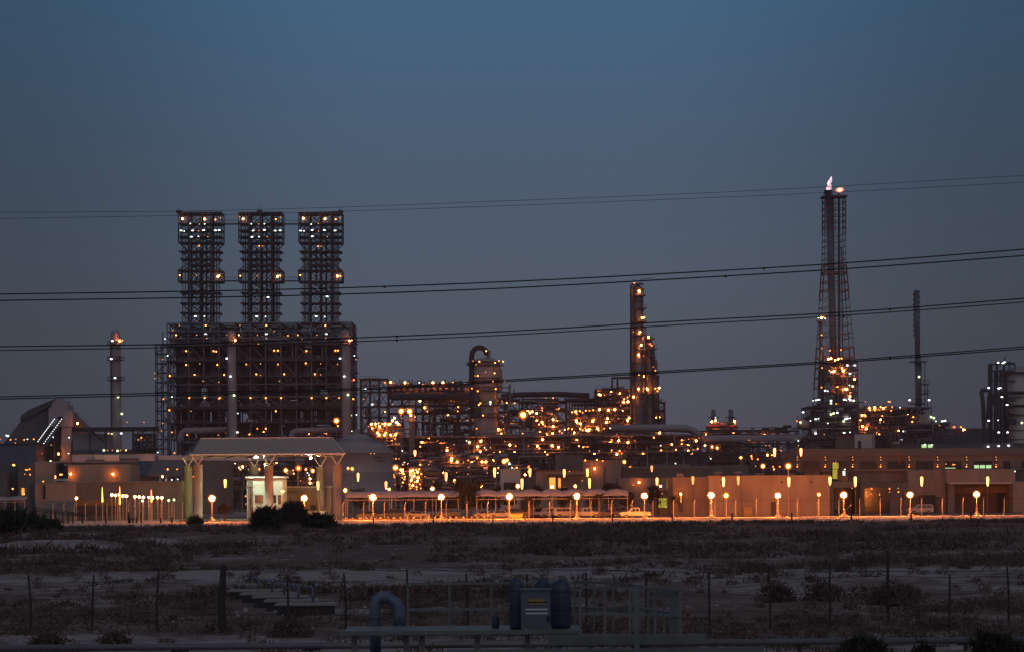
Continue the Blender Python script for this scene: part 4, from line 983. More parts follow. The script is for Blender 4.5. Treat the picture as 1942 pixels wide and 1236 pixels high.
slant(r, 'dark_roof', 'roof_dark', [(247, 901), (278, 901), (294, 873), (262, 873)], 596, 612); slant(r, 'beige_roof', 'stucco_dark', [(278, 901), (345, 901), (345, 871), (294, 871)], 596, 612)
part(r, 'rear_wall', 'stucco', 245, 298, 902, 914, 606, .6); part(r, 'front_beam', 'white_wall', 247, 262, 901.2, 902.6, 595.5, .4)
for px in (247, 265, 297, 300): part(r, 'post', 'steel', px, px + 1, 902, 915, 596, .3)
lamps(r, 594, '308,903,O;318,889,y;336,889,o;367,903,o;368,890,o;315,909,s;326,909,w;337,908,w', 'lamp')
part(r, 'right_wing', 'stucco_dark', 345, 432, 872, None, 640, 12)
D = 700
r = bld('long_white_building', 'long white single-storey building lit pinkish orange behind the sheds', 'building', 136, 520, D)
part(r, 'wall', 'white_wall', 136, 292, 860, 877, D, 10); part(r, 'wall', 'white_wall', 300, 520, 862, 873, D + 4, 10); part(r, 'roof_line', 'steel', 136, 292, 858.7, 860, D - .3, 10.6)
part(r, 'left_step', 'white_wall', 180, 226, 861.5, 873, D - 2, 2); part(r, 'awning', 'roof_dark', 227, 262, 868, 878, D - 2.5, 1.5); part(r, 'awning', 'roof_dark', 163, 197, 871, 874, D - 2.5, 1.5)
lamps(r, D - 4, '197,853,g;223,854,g;213,853,s;229,853,s;239,853,y;204,853,s', 'lamp')
lamps(r, D - 7, '160,884,O;205,884,O;250,884,O;290,884,O;345,884,O;400,884,O;460,884,O', 'yard_lamp')  # unseen lamps added to wash the long white wall with light
# left edge pieces
D = 590
r = bld('edge_block', 'grey block cut by the left edge of the picture', 'building', -20, 26, D)
part(r, 'wall', 'stucco_dark', -30, 12, 896, None, D, 10); part(r, 'tower_wall', 'slate_sheet', 13, 33, 882, None, D + 6, 8); part(r, 'brown_wall', 'stucco_dark', 34, 64, 879, None, D + 3, 9)
part(r, 'lit_doorway', 'lit_orange', 41, 46, 925, 938, D + 2.8, .1)
lamps(r, D - 1, '46,936,o;49,890,o;56,889,o;52,890,o;57,899,o;47,898,s;55,946,s;62,946,o;24,926,y', 'lamp')
# lit hedge, dark sunken bunker and low yard
D = 492
r = tag(pb(MB(), 142, 226, 948, 958, D, 6).build('trimmed_hedge', 'hedge', None, (X(184, D), D, 0)), 'trimmed hedge above a dark retaining wall at the left', 'hedge')
r = bld('retaining_wall', 'dark brown retaining wall under the trimmed hedge', 'wall', 142, 226, D); part(r, 'wall', 'rust', 141, 227, 958, 976, D - .4, 6.4)
# row of ball lamps at the left
for k, (px, py, g) in enumerate([(212, 937.5, 0), (219, 938.5, 0), (226, 937, 0), (233, 939.5, 0), (240, 940, 0), (256, 941, 0), (264, 941.5, 0), (272, 942, 0), (282, 942, 0), (289, 943, 0), (299, 942.5, 0), (307, 943, 0), (270, 949, 1), (320, 948, 1), (330, 947, 1), (145, 944, 0)]):
    D = 478 + (k % 3); a = W(px, py, D); nb = ['first', 'second', 'third', 'fourth', 'fifth', 'sixth', 'seventh', 'eighth', 'ninth', 'tenth', 'eleventh', 'last']
    lb = 'white-orange ball lamp, %s from the left in the dense row left of the pavilion' % nb[k] if k < 12 else ['greenish lamp under the dense row of ball lamps', 'greenish lamp just right of the dense row, left one', 'greenish lamp just right of the dense row, right one', 'lone small lamp at the left end of the hedge'][k - 12]
    root = thing('ball_lamp', lb, 'garden lamp', (a.x, D, 0), 'dense row of ball lamps on posts')
    b = MB(); b.cyl((a.x, D, 0), (a.x, D, a.z - .2), .06, .05, 6); b.build('post', 'lamp_post', root)
    b = MB(); b.ball(a, .22 if k != 2 and k != 8 else .16, n=10, m=6); b.build('globe', 'e_g' if g else 'ball_l' if 'ball_l' in MATS else emit('ball_l', (1, .32, .07), 75) and 'ball_l', root, smooth=True)
for px, y0, y1, nb in ((194, 923, 951, 'beside the hedge'), (227, 922, 955, 'left of the ball lamps'), (287, 928, 951, 'among the ball lamps')):
    D = 474; a, c = W(px, y0, D), W(px, y1, D); root = thing('light_spire', 'slender glowing spire light ' + nb, 'lamp', (a.x, D, 0), 'slender glowing spires')  # tapered glowing cone on a post
    b = MB(); b.cyl((a.x, D, c.z), (a.x, D, a.z), .13, .02, 8); b.build('glass', 'e_y', root); b = MB(); b.cyl((a.x, D, 0), (a.x, D, c.z), .1, .1, 8); b.build('post', 'lamp_post', root)
# low pipe trestle and bollards at the left
r = thing('pipe_trestle', 'low dark trestle of pipes sloping down at the left', 'pipe rack', (X(130, 430), 430, 0))
for k in range(3):
    b = MB(); b.pipe([W(62, 962 + 3*k, 430), W(120, 968 + 3*k, 430), W(160, 975 + 2*k, 430)], .07, 6); b.build('pipe', 'wood_post', r)
b = MB(); b.pipe([W(150, 970, 430), W(182, 988, 430)], .08, 6); b.build('pipe', 'wood_post', r)
for px in (95, 104, 118, 128, 137, 155): part(r, 'post', 'wood_post', px, px + 2.5, 970, None, 430.2, .2)
for i, px in enumerate((201, 244, 247, 252, 259, 268, 305, 326)):
    D = 432; b = MB(); x = X(px, D, 980); b.cyl((x, D, -.05), (x, D, .9 + .9 * (px in (201, 244, 268))), .16, .14, 8)
    tag(b.build('bollard', 'black', None, (x, D, 0)), 'short black bollard on the lit forecourt at the left', 'bollard', 'black bollards on the lit forecourt at the left')
b = MB(); b.add([(X(135, 432), 425, .012), (X(340, 432), 425, .012), (X(340, 472), 472, .012), (X(135, 472), 472, .012)], [(0, 1, 2, 3)]); tag(b.build('forecourt', 'road'), kind='structure')
pole_lamp(150, 938, 455, 'low lamp hidden behind the trestle', .12) if False else None
# ================================================================ the refinery
def lattice(mb, xs, zs, y, w=.3, braces=True, wb=None, skip=0.0, rnd=R):
    for x in xs: mb.bar((x, y, zs[0]), (x, y, zs[-1]), w)
    for z in zs[1:]: mb.bar((xs[0], y, z), (xs[-1], y, z), w)
    if braces:
        for i in range(len(xs) - 1):
            for j in range(len(zs) - 1):
                if rnd.random() < skip: continue
                t = rnd.random()
                if t < .55 or braces == 'x': mb.bar((xs[i], y, zs[j]), (xs[i+1], y, zs[j+1]), wb or w*.6)
                if t > .4 or braces == 'x': mb.bar((xs[i+1], y, zs[j]), (xs[i], y, zs[j+1]), wb or w*.6)
# ---------------------------------------------------------------- coker drum structure
D = 1000
co_ = thing('coker_structure', 'huge dark steel drum structure carrying the three derricks', 'process structure', (X(493, D), D, 0))
xs = [X(px, D, 740) for px in (318, 330, 358, 387, 416, 446, 475, 504, 533, 562, 591, 619, 648, 668)]
rows = [612, 627, 640, 652, 682, 713, 728, 752, 770, 800, 832, 868]
zs = [Z(493, y, D) for y in rows][::-1]; zs[0] = 0
for k, yy_ in enumerate((0, 9, 18, 27)):
    b = MB(); lattice(b, xs, zs, D + yy_, .42, True, .26, .25 if k else .55); b.build('frame', 'steel_mid' if k == 0 else 'steel', co_)
b = MB()
for x in xs:
    for z in zs[1:]: b.bar((x, D, z), (x, D + 27, z), .35)
b.build('cross_beam', 'steel', co_)
for y, t in ((652, .6), (682, .5), (713, .35), (770, 1.0), (800, .4)):
    b = MB(); z = Z(493, y, D); b.box(xs[0] - .4, xs[-1] + .4, D - .8, D + 27.5, z - t, z); b.build('deck', 'rust' if y == 770 else 'steel', co_)
    b = MB()
    for i in range(48): x = xs[0] + (xs[-1] - xs[0]) * i / 47; b.bar((x, D - .8, z), (x, D - .8, z + 1.1), .08)
    b.bar((xs[0], D - .8, z + 1.1), (xs[-1], D - .8, z + 1.1), .1); b.bar((xs[0], D - .8, z + .55), (xs[-1], D - .8, z + .55), .08); b.build('handrail', 'steel_pale', co_)
for i, px in enumerate((354, 408, 470, 524, 582, 638)):   # six drums
    x = X(px, D, 700); rd = 4.3; zt_, zb_ = Z(px, 655, D), Z(px, 768, D); y = D + 12
    b = MB(); b.lathe(x, y, [(1, zb_ - 5), (1.2, zb_ - 3), (rd, zb_ + 2), (rd, zt_ - 2.5), (rd*.85, zt_ - 1.2), (rd*.5, zt_ - .2), (.8, zt_)], 24); d_ = b.build('coke_drum', 'vessel_dark', co_, smooth=True)
b = MB()
rn = random.Random(5)
for i in range(13):
    for j in range(len(zs) - 1):
        if rn.random() < .86: b.box(xs[i] + rn.uniform(0, .8), xs[i+1] - rn.uniform(0, .8), D + 22, D + 22.3, zs[j] + rn.uniform(0, 1), zs[j+1] - rn.uniform(0, .8))
        if rn.random() < .22 and j < 8: b2 = MB(); b2.box(xs[i] + rn.uniform(0, 1.5), xs[i+1] - rn.uniform(.0, 1.5), D + 4, D + 5, zs[j] + rn.uniform(.5, 1.5), zs[j+1] - rn.uniform(.5, 1.5)); b2.build('cladding_panel', 'rust', co_)
tag(b.build('rear_cladding', 'rust', co_), kind='stuff')
for px, py, w_, h_ in ((352, 666, 9, 5), (362, 667, 6, 4), (406, 666, 11, 5), (521, 665, 10, 5), (530, 666, 6, 5), (583, 666, 11, 5), (638, 665, 11, 5), (354, 692, 9, 5), (413, 692, 8, 5), (468, 692, 8, 5), (528, 692, 7, 5), (582, 690, 8, 5), (640, 692, 7, 5)):  # boxes added behind the alcove lamps to catch their light
    b = MB(); pb_ = [W(px - w_/2, py - h_/2, D + 1.2), W(px + w_/2, py + h_/2, D + 1.2)]; b.box(pb_[0].x, pb_[1].x, D + 1.2, D + 2.6, pb_[1].z, pb_[0].z); b.build('winch_cabinet', 'ochre', co_)
def pipes(root, x0, x1, z0, z1, y0, y1, n, seed, m=('steel', 'vessel_dark', 'rust', 'steel_mid'), rmin=.12, rmax=.45, nm='pipework'):
    rn = random.Random(seed); bs = [MB() for _ in m]
    for i in range(n):
        b = bs[rn.randrange(len(m))]; r = rn.uniform(rmin, rmax); x = rn.uniform(x0, x1); z = rn.uniform(z0, z1); y = rn.uniform(y0, y1); t = rn.random()
        if t < .38: b.cyl((x, y, z), (min(x1, x + rn.uniform(3, 22)), y, z), r, n=6)
        elif t < .72: b.cyl((x, y, z), (x, y, max(z0, z - rn.uniform(2, 12))), r, n=6)
        elif t < .9:
            l, h = rn.uniform(2, 9), rn.uniform(2, 7); q = r * 2.5
            b.pipe([(x, y, max(z0, z - h)), (x, y, z - q), (x + q*.3, y, z - q*.3), (x + q, y, z), (x + l, y, z)], r, 6)
        else: b.cyl((x, y, z), (x + rn.uniform(1.2, 3), y, z), rn.uniform(.5, 1.1), n=8)
    for b, mm in zip(bs, m):
        if b.v: tag(b.build(nm, mm, root, smooth=False), kind='stuff' if n >= 30 else None)
pipes(co_, xs[0], xs[-1] - 4, 2, zs[-2], D - .2, D + 3, 120, 11)
pipes(co_, xs[0], xs[-1] - 4, 2, zs[-2], D + 5, D + 20, 120, 12, rmax=.8)
pipes(co_, xs[0], xs[-1] - 8, Z(493, 680, D), Z(493, 615, D), D, D + 8, 70, 13)
b = MB(); q = [W(343, 868, D - 6), W(343, 826, D - 6), W(345, 820, D - 6), W(350, 816.5, D - 6), W(430, 814, D - 6)]; b.pipe(q, 1.15, 12); b.build('duct', 'tank_steel', co_, smooth=True)
b = MB(); q = [W(553, 868, D - 6), W(553, 828, D - 6), W(555, 820, D - 6), W(561, 816.5, D - 6), W(650, 814, D - 6)]; b.pipe(q, 1.15, 12); b.build('duct', 'tank_steel', co_, smooth=True)
b = MB()   # ragged galleries on the right flank
for py in (650, 676, 688, 705, 722, 745, 770):
    z = Z(674, py, D); b.box(X(668, D), X(679 + rn.uniform(-2, 2), D), D, D + 8, z - .3, z); b.bar((X(679, D), D, z), (X(679, D), D, z + 2.4), .12); b.bar((X(668, D), D, z + 1.2), (X(679, D), D, z + 1.2), .1)
b.build('gallery', 'steel', co_)
COK = '''313,642,w;334,635,y;340,617,s;390,617,y;390,633,W;392,641,s;373,635,s;430,635,s;453,635,y;488,635,s;505,617,y;505,633,W;505,641,s;546,636,o;565,635,o;601,635,s;617,617,y;619,633,W;618,641,s;573,643,s;
667,645,y;446,645,O;662,646,y;455,617,s;432,644,w;328,626,s;520,628,s;353,665,O;405,665,O;410,666,y;520,664,y;527,664,y;581,665,O;636,664,y;641,664,y;353,691,O;412,691,y;467,690,o;527,690,o;580,688,O;640,690,s;
379,689,s;494,689,s;608,689,s;369,710,y;425,710,y;486,709,y;494,711,s;539,709,y;597,709,y;608,710,s;322,712,y;318,674,w;310,756,o;321,777,y;326,752,w;
359,754,O;388,754,O;417,754,O;415,755,o;475,754,O;504,754,O;533,754,O;591,754,O;619,754,y;643,754,o;670,756,O;664,768,O;665,787,g;326,819,o;355,824,o;385,819,o;428,819,o;488,812,o;504,812,y;500,818,y;473,823,y;586,822,y;615,820,y;619,821,o;414,824,s;
331,858,o;671,720,r;451,783,w;641,807,y;676,786,w;672,674,w;675,681,s;668,817,W;362,779,s;523,779,y;490,652,s;385,722,s;415,724,s;530,722,s'''
lamps(co_, D - 1.6, COK.replace(',O', ',y'))
# stair tower on the left flank
st = thing('stair_tower', 'open zigzag stair tower on the left flank of the coker', 'stair tower', (X(305, D), D, 0))
sx_ = [X(294, D, 760), X(305, D, 760), X(316, D, 760)]; sz = [Z(305, 868 - 18 * i, D) for i in range(13)]; sz[0] = 0
for k in (0, 5): b = MB(); lattice(b, sx_, sz, D + 2 + k, .38, False); b.build('frame', 'steel', st)
b = MB()
for i in range(12):
    a_, c_ = (sx_[0], sx_[2]) if i % 2 else (sx_[2], sx_[0]); b.bar((a_, D + 2.5, sz[i]), (c_, D + 2.5, sz[i+1]), .5, .3)
b.build('stair_flight', 'steel', st)
b = MB(); b.bar((X(308, D), D + 4, sz[-1]), (X(308, D), D + 4, Z(308, 627, D)), .3); 
for i in range(6): z = Z(308, 650 - i*4, D); b.bar((X(307, D), D + 4, z), (X(309.5, D), D + 4, z), .2)
b.build('mast', 'steel', st)
lamps(st, D + 1.5, '294,707,s;294,717,s;308,681,s;309,802,s;306,816,s;318,818,s;299,857,w')
# ---------------------------------------------------------------- derricks
LV = [(404, 41), (424, 41), (437, 41), (449, 41), (460, 41), (477, 40), (491, 38), (502, 21), (513, 41), (534, 42), (555, 38), (575, 38), (593, 38), (612, 38)]
DL = '''346,415,O;387,415,O;407,416,y;418,413,s;341,412,s;362,425,w;387,425,w;377,425,s;343,437,W;348,439,w;365,437,W;377,438,s;387,437,W;407,438,W;417,437,W;363,449,W;377,449,w;393,449,s;376,467,o;382,467,s;
342,523,y;413,524,O;417,523,y;373,523,s;393,563,W;371,600,W;388,600,w'''
def derrick(cx, label, mast_x):
    d = cx - 379.5; D = 1004
    r = thing('derrick_tower', label, 'derrick', (X(cx, D, 500), D, Z(cx, 612, D)), 'three steel derricks on the coker structure')
    def P(off, py, yy_=0): q = W(cx + off, py, D); return Vector((q.x, D + yy_, q.z))
    for yy_ in (0, 8):
        b = MB()
        for o_, w_ in ((-21, .75), (0, .6), (21, .75), (-33, .3), (-28, .3), (27, .32), (32, .3)): b.bar(P(o_, 612, yy_), P(o_, 404, yy_), w_)
        for o_ in (-41, 41):
            b.bar(P(o_, 460, yy_), P(o_, 404, yy_), .45); b.bar(P(o_, 534, yy_), P(o_, 513, yy_), .6)
        b.build('post', 'steel', r)
        b = MB()
        for py, hw in LV: b.bar(P(-hw, py, yy_), P(hw, py, yy_), .55 if hw > 21 else .7)
        b.build('beam', 'steel', r)
        b = MB()
        fine = [404, 424, 437, 449, 460, 477, 491, 502, 513, 534, 544, 555, 575, 593, 612]
        for a_, c_ in zip(fine, fine[1:]):
            for l, q in ((-21, 0), (0, 21)):
                b.bar(P(l, a_, yy_), P(q, c_, yy_), .26); b.bar(P(q, a_, yy_), P(l, c_, yy_), .26)
        for s in (-1, 1):
            b.bar(P(s*41, 460, yy_), P(s*21, 479, yy_), .36); b.bar(P(s*41, 513, yy_), P(s*21, 498, yy_), .36)
            for py in (477, 491, 555, 575, 593): b.bar(P(s*38, py, yy_), P(s*24, py + 12, yy_), .22)
        b.build('brace', 'steel', r)
    for py, hw in LV:
        if hw < 25: continue
        b = MB(); p, q = P(-hw, py), P(hw, py); t = .9 if py in (404,) else .3; b.box(p.x, q.x, D - .6, D + 8.6, p.z - t*.5, p.z + t*.3)
        if py in (424, 437, 460, 534):
            b.bar((p.x, D - .6, p.z + 1.1), (q.x, D - .6, p.z + 1.1), .09)
        b.build('roof' if py == 404 else 'platform', 'steel', r)
    b = MB(); b.cyl(P(0, 612, 4), P(0, 470, 4), .55, n=8); b.cyl(P(-9, 540, 4), P(-9, 470, 4), .3, n=6); b.cyl(P(10, 612, 4), P(10, 430, 4), .35, n=6); b.build('drill_stem', 'rust', r)
    b = MB(); p = P(mast_x, 404); b.box(p.x - 1, p.x + 1, D, D + 2, p.z, p.z + 1.0); b.bar(p, p + Vector((0, 0, 2.2)), .15); b.build('crown_block', 'steel', r)
    for o_ in (-4, 35): b = MB(); b.bar(P(o_, 404), P(o_, 385), .07); b.build('lightning_rod', 'steel_pale', r)
    rl = random.Random(int(cx)); lamps(r, D - 1.0, ';'.join('%.1f,%.1f,%s' % (float(q[0]) + rl.uniform(-1.5, 1.5), float(q[1]) + rl.uniform(-.8, .8), q[2]) for q in (t.strip().split(',') for t in DL.split(';')) if rl.random() < .88), dx=d)
    return r
derrick(379.5, 'leftmost of the three tall steel derricks, a stub on its left corner', -41)
derrick(494, 'middle one of the three tall steel derricks, a stub at its top centre', -2)
derrick(607.5, 'rightmost of the three tall steel derricks, a stub on its right corner', 38)
for a_, c_, nb in ((421, 453, 'left and middle'), (535, 566, 'middle and right')):
    for py, lv in ((424, 'upper'), (532, 'lower')):
        D = 1006; p, q = W(a_, py, D), W(c_, py, D)
        r = thing('footbridge', '%s thin footbridge between the %s derricks' % (lv, nb), 'footbridge', (p.x, D, p.z), 'thin footbridges between the derricks')
        b = MB(); b.box(p.x + .2, q.x - .2, D, D + 2, p.z - .35, p.z); b.build('deck', 'steel', r)
        b = MB(); b.bar((p.x + .2, D, p.z + 1.2), (q.x - .2, D, p.z + 1.2), .12)
        for i in range(6): x = p.x + .3 + (q.x - p.x - .6) * i / 5; b.bar((x, D, p.z), (x, D, p.z + 1.2), .1)
        b.build('handrail', 'rust', r)
# ---------------------------------------------------------------- chimneys
def chimney(x0, x1, yt, yb, D, label, ring, lt, m='tank_steel'):
    cx = (x0 + x1) / 2; q = W(cx, yt, D); rd = (x1 - x0) / 2 * D / F; zt_ = q.z; x = X(cx, D, (yt + 900) / 2)
    r = thing('chimney', label, 'chimney', (x, D, 0), 'tall round grey chimneys')
    b = MB(); b.lathe(x, D, [(rd*1.08, 0), (rd*1.05, zt_*.3), (rd, zt_*.6), (rd*.92, zt_ - 2.4), (rd*.88, zt_ - 1.2), (rd*.7, zt_ - .3), (rd*.45, zt_)], 24); b.build('shaft', m, r, smooth=True)
    for py in ring:
        z = Z(cx, py, D); b = MB(); b.lathe(x, D, [(rd, z - .2), (rd + 1.3, z - .2), (rd + 1.3, z), (rd, z)], 18)
        for k in range(12): a = 2*PI*k/12; b.bar((x + (rd+1.2)*math.cos(a), D + (rd+1.2)*math.sin(a), z), (x + (rd+1.2)*math.cos(a), D + (rd+1.2)*math.sin(a), z + 1.1), .09)
        b.lathe(x, D, [(rd + 1.15, z + 1.05), (rd + 1.25, z + 1.05), (rd + 1.25, z + 1.15), (rd + 1.15, z + 1.15)], 18); b.build('platform', 'steel', r)
    b = MB(); b.bar((x - rd*.8, D - rd*.9, 0), (x - rd*.8, D - rd*.9, zt_ - 4), .4, .2); b.build('ladder', 'steel', r)
    lamps(r, D - rd - 1.2, lt); return r
chimney(210, 230, 626, 862, 960, 'round chimney standing alone left of the coker', (653, 682, 720), '213,646,v;227,646,O;232,645,o;211,680,v;218,716,v;224,752,g;231,784,g;230,821,v;212,823,g;206,822,y')
chimney(430, 449, 626, 872, 985, 'round chimney in front of the middle of the coker', (652,), '430,679,v;437,713,v;444,749,g;446,645,O;450,819,v')
chimney(646, 666, 626, 872, 985, 'round chimney in front of the right end of the coker', (652,), '645,679,v;653,713,v;660,748,g;663,646,O')
# ---------------------------------------------------------------- generic process modules
def deck_floors(root, x0, x1, y0, y1, zl, m='steel', t=.35):
    for z in zl:
        b = MB(); b.box(x0 - .3, x1 + .3, y0 - .5, y1 + .3, z - t, z); b.bar((x0, y0 - .5, z + 1.1), (x1, y0 - .5, z + 1.1), .09)
        n = max(2, int((x1 - x0) / 3))
        for i in range(n + 1): x = x0 + (x1 - x0) * i / n; b.bar((x, y0 - .5, z), (x, y0 - .5, z + 1.1), .07)
        b.build('deck', m, root)
def module(name, label, cat, px0, px1, rows, D, dep, npx, seed, npipe=40, vess=(), lt='', planes=3, m='steel', brace=True, ground=True, skip=.35, floors=True, pm=('steel', 'vessel', 'rust', 'steel_pale'), w=.34, glow=0):
    rn = random.Random(seed); r = thing(name, label, cat, (X((px0+px1)/2, D), D, 0))
    n = max(1, round((px1 - px0) / npx)); mid = (px0 + px1) / 2; xs = [X(px0 + (px1 - px0) * i / n, D, rows[0]) for i in range(n + 1)]; zl = [Z(mid, y, D) for y in rows][::-1]
    zz = ([0] if ground else []) + zl
    for k in range(planes): b = MB(); lattice(b, xs, zz, D + dep * k / max(1, planes - 1), w, brace, w * .6, skip, rn); b.build('frame', m, r)
    b = MB()
    for x in xs:
        for z in zl: b.bar((x, D, z), (x, D + dep, z), w*.9)
    b.build('cross_beam', m, r)
    if floors: deck_floors(r, xs[0], xs[-1], D, D + dep, zl, m)
    if npipe:
        pipes(r, xs[0], xs[-1] - 3, 0.5, zl[-1] + 1.5, D, D + dep, int(npipe * 1.3), seed + 1, pm)
        pipes(r, xs[0], xs[-1] - 3, zl[0] * .5, zl[-1] + 1, D - .6, D + 3, int(npipe * 1.6), seed + 2, ('steel_mid', 'vessel', 'steel'), .06, .2, 'small_pipework')
    for (vx, vw, vt, vb) in vess:
        x = X(vx, D, (vt+vb)/2); rd = vw / 2 * D / F; a_, c_ = Z(vx, vt, D), Z(vx, vb, D)
        b = MB(); b.lathe(x, D + dep * .4, [(rd*.4, c_ - rd*.3), (rd, c_ + rd*.3), (rd, a_ - rd*.6), (rd*.7, a_ - rd*.2), (rd*.2, a_)], 18); b.build('vessel', 'vessel', r, smooth=True)
    if lt: lamps(r, D - 1.3, lt)
    if glow:   # unseen lamps added deep between the pipes for an amber wash
        rg_ = random.Random(seed * 7)
        for k in range(glow): lamps(r, D + dep * rg_.uniform(.12, .5), '%.1f,%.1f,O' % (rg_.uniform(px0 + 3, px1 - 3), rg_.uniform(rows[0] + 4, max(rows[-1], rows[0] + 30))))
    return r
# coke handling frame right of the coker
module('steel_trestle', 'open braced steel frame between the coker and the cooler bank', 'steel frame', 683, 735, (718, 742, 770, 790, 820), 985, 9, 17, 21, 26, (), '688,736,w;693,736,v;706,766,v;730,780,y;706,802,y;690,756,s', skip=.1)
# air cooler bank
ac = module('air_cooler_bank', 'long elevated air cooler bank with a row of lamps and fan stubs on top', 'air cooler', 735, 892, (729, 742, 768, 782), 990, 12, 26, 22, 30, (), '730,725,o;741,724,O;747,726,s;768,725,O;774,726,s;795,725,w;802,729,o;806,729,s;811,729,s;821,725,O;840,725,O;859,725,o;882,725,w;787,749,O;803,749,y;730,780,o;869,771,y;868,779,o;893,738,O;760,787,s;744,766,s;700,740,s', skip=.1, glow=6)
b = MB(); rn = random.Random(9)
for i in range(26): x = X(742 + i * 5.8, 991); z = Z(742 + i*5.8, 729, 990); h = rn.uniform(.8, 2.6); b.cyl((x, 993, z), (x, 993, z + h), rn.uniform(.12, .35), n=6)
b.build('vent_stub', 'steel', ac)
b = MB()
for i in range(13): x = X(745 + i * 11.5, 988.5); b.ball((x, 988.6, Z(745 + i*11.5, 738, 989)), .7, n=8, m=5)
b.build('motor', 'tank_steel', ac)
b = MB(); z = Z(815, 735, 989); b.box(X(740, 989), X(892, 989), 989, 1002, Z(815, 743, 989), Z(815, 731, 989)); b.build('fan_housing', 'rust', ac)
b = MB(); p, q = W(744, 751, 986), W(897, 751, 986); b.pipe([(p.x - 1.4, p.y, p.z), (p.x - .9, p.y, p.z), (p.x, p.y, p.z), (q.x, p.y, q.z)], [.3, 1.0, 1.5, 1.5], 14); b.build('header_drum', 'steel', ac, smooth=True)
# fractionator column with its overhead line
D = 960; x = X(922, D, 780); s = D / F
fc = thing('domed_column', 'fat domed distillation column with a big hooked overhead pipe', 'column', (x, D, 0))
rd = 28 * s
prof = [(22*s, 0), (22*s, Z(922, 800, D)), (rd*.8, Z(922, 790, D)), (rd*.8, Z(922, 745, D)), (rd, Z(922, 736, D)), (rd, Z(922, 693, D)), (rd*.93, Z(922, 687, D)), (rd*.74, Z(922, 681.5, D)), (rd*.4, Z(922, 678, D)), (rd*.12, Z(922, 677, D))]
b = MB(); b.lathe(x, D, prof, 28); b.build('shell', 'vessel', fc, smooth=True)
b = MB(); b.cyl((x + 1, D, Z(922, 680, D)), (x + 1, D, Z(922, 664, D)), .7, n=10); b.build('nozzle', 'steel_pale', fc)
b = MB(); b.pipe([W(895, 790, D - 3), W(894.5, 740, D - 3), W(894.5, 676, D - 3), W(896, 667, D - 3), W(901, 661, D - 3), W(908, 658.5, D - 3), W(915, 659.5, D - 2), W(921, 664, D - 1), W(922, 670, D)], .95, 12); b.build('overhead_pipe', 'rust', fc, smooth=True)
for py, ex in ((692, 8), (723, 6), (741, 4), (768, 5), (790, 5)):
    z = Z(922, py, D); b = MB(); b.lathe(x, D, [(rd*.7, z - .3), (rd + ex*s*.8, z - .3), (rd + ex*s*.8, z), (rd*.7, z)], 24)
    for k in range(18): a = 2*PI*k/18; b.bar((x + (rd + ex*s*.75)*math.cos(a), D + (rd + ex*s*.75)*math.sin(a), z), (x + (rd + ex*s*.75)*math.cos(a), D + (rd + ex*s*.75)*math.sin(a), z + 1.2), .1)
    b.lathe(x, D, [(rd + ex*s*.72, z + 1.1), (rd + ex*s*.78, z + 1.1), (rd + ex*s*.78, z + 1.25), (rd + ex*s*.72, z + 1.25)], 24); b.build('platform', 'steel', fc)
b = MB(); b.bar(W(884, 690, D - 4), W(893, 690, D - 4), .7); b.build('bracket', 'steel', fc)
pipes(fc, x + 3, x + 9, 8, Z(922, 700, D), D - 6, D - 2, 16, 31); pipes(fc, x - 7, x - 2, 8, Z(922, 730, D), D - 7, D - 3, 18, 32)
lamps(fc, D - 7.2, '922,665,O;946,684,o;954,685,y;909,685,O;939,687,O;897,684,s;906,712,O;938,707,O;921,705,s;935,722,y;957,723,o;901,712,s;895,736,o;906,741,O;940,737,O;911,764,O;908,767,O;930,762,g;930,766,w;916,787,O;947,683,s;903,691,s;952,760,s;961,763,y;904,812,o'.replace(',O', ',y'))
# low roofline behind: pipe and pitched long roof 955-1120
D = 1010
lr = thing('long_header', 'long thick insulated header sloping along the top of the central racks', 'pipeline', (X(1030, D), D, Z(1030, 750, D)))
b = MB(); b.pipe([W(950, 752, D), W(985, 748, D), W(1060, 747, D), W(1118, 750, D)], 1.1, 10); b.build('pipe', 'rust', lr, smooth=True)
b = MB(); b.pipe([W(1070, 759, D - 2), W(1140, 759, D - 2)], .9, 8); b.build('pipe', 'steel', lr)
for px in (960, 990, 1020, 1050, 1080, 1110): q = W(px, 750, D); b = MB(); b.bar((q.x, D, 0), (q.x, D, q.z), .5); b.build('support', 'steel', lr)
b = MB(); q = W(975, 746, D); b.cyl(q, q + Vector((0, 0, 2.2)), .3, .12, 6); b.build('vent', 'steel', lr)
# dense central modules
module('process_module', 'dense dark process module under the domed column', 'process module', 800, 985, (757, 780, 800, 826), 1000, 22, 23, 41, 120, ((948, 10, 800, 830), (865, 14, 790, 825)),
 '910,762,s;1035,754,s;960,785,s;955,789,s;945,813,O;950,814,o;955,812,s;944,759,s;967,758,y;976,764,o;917,785,y;887,796,s;893,794,s;902,795,s;905,793,s;953,763,s;945,816,y', pm=('steel', 'rust', 'rust', 'steel'), planes=4, skip=.2, glow=14)
module('process_module', 'dark process module behind the big single floodlight', 'process module', 985, 1075, (760, 775, 800, 826), 995, 24, 22, 42, 110, ((1030, 9, 790, 806), (1049, 9, 790, 806), (1049, 8, 806, 818)),
 '1028,773,r;1049,754,o;1058,776,s;1060,774,o;1055,775,s;1028,800,O;1022,804,y;1030,804,y;1034,807,o;1049,795,O;1055,793,s;1049,808,O;1024,818,y;1036,821,o;1048,821,O;991,821,y;1007,789,s;1011,789,s;954,800,s;1012,790,s;1062,815,s', pm=('steel', 'rust', 'rust', 'vessel'), planes=4, skip=.2, glow=12)
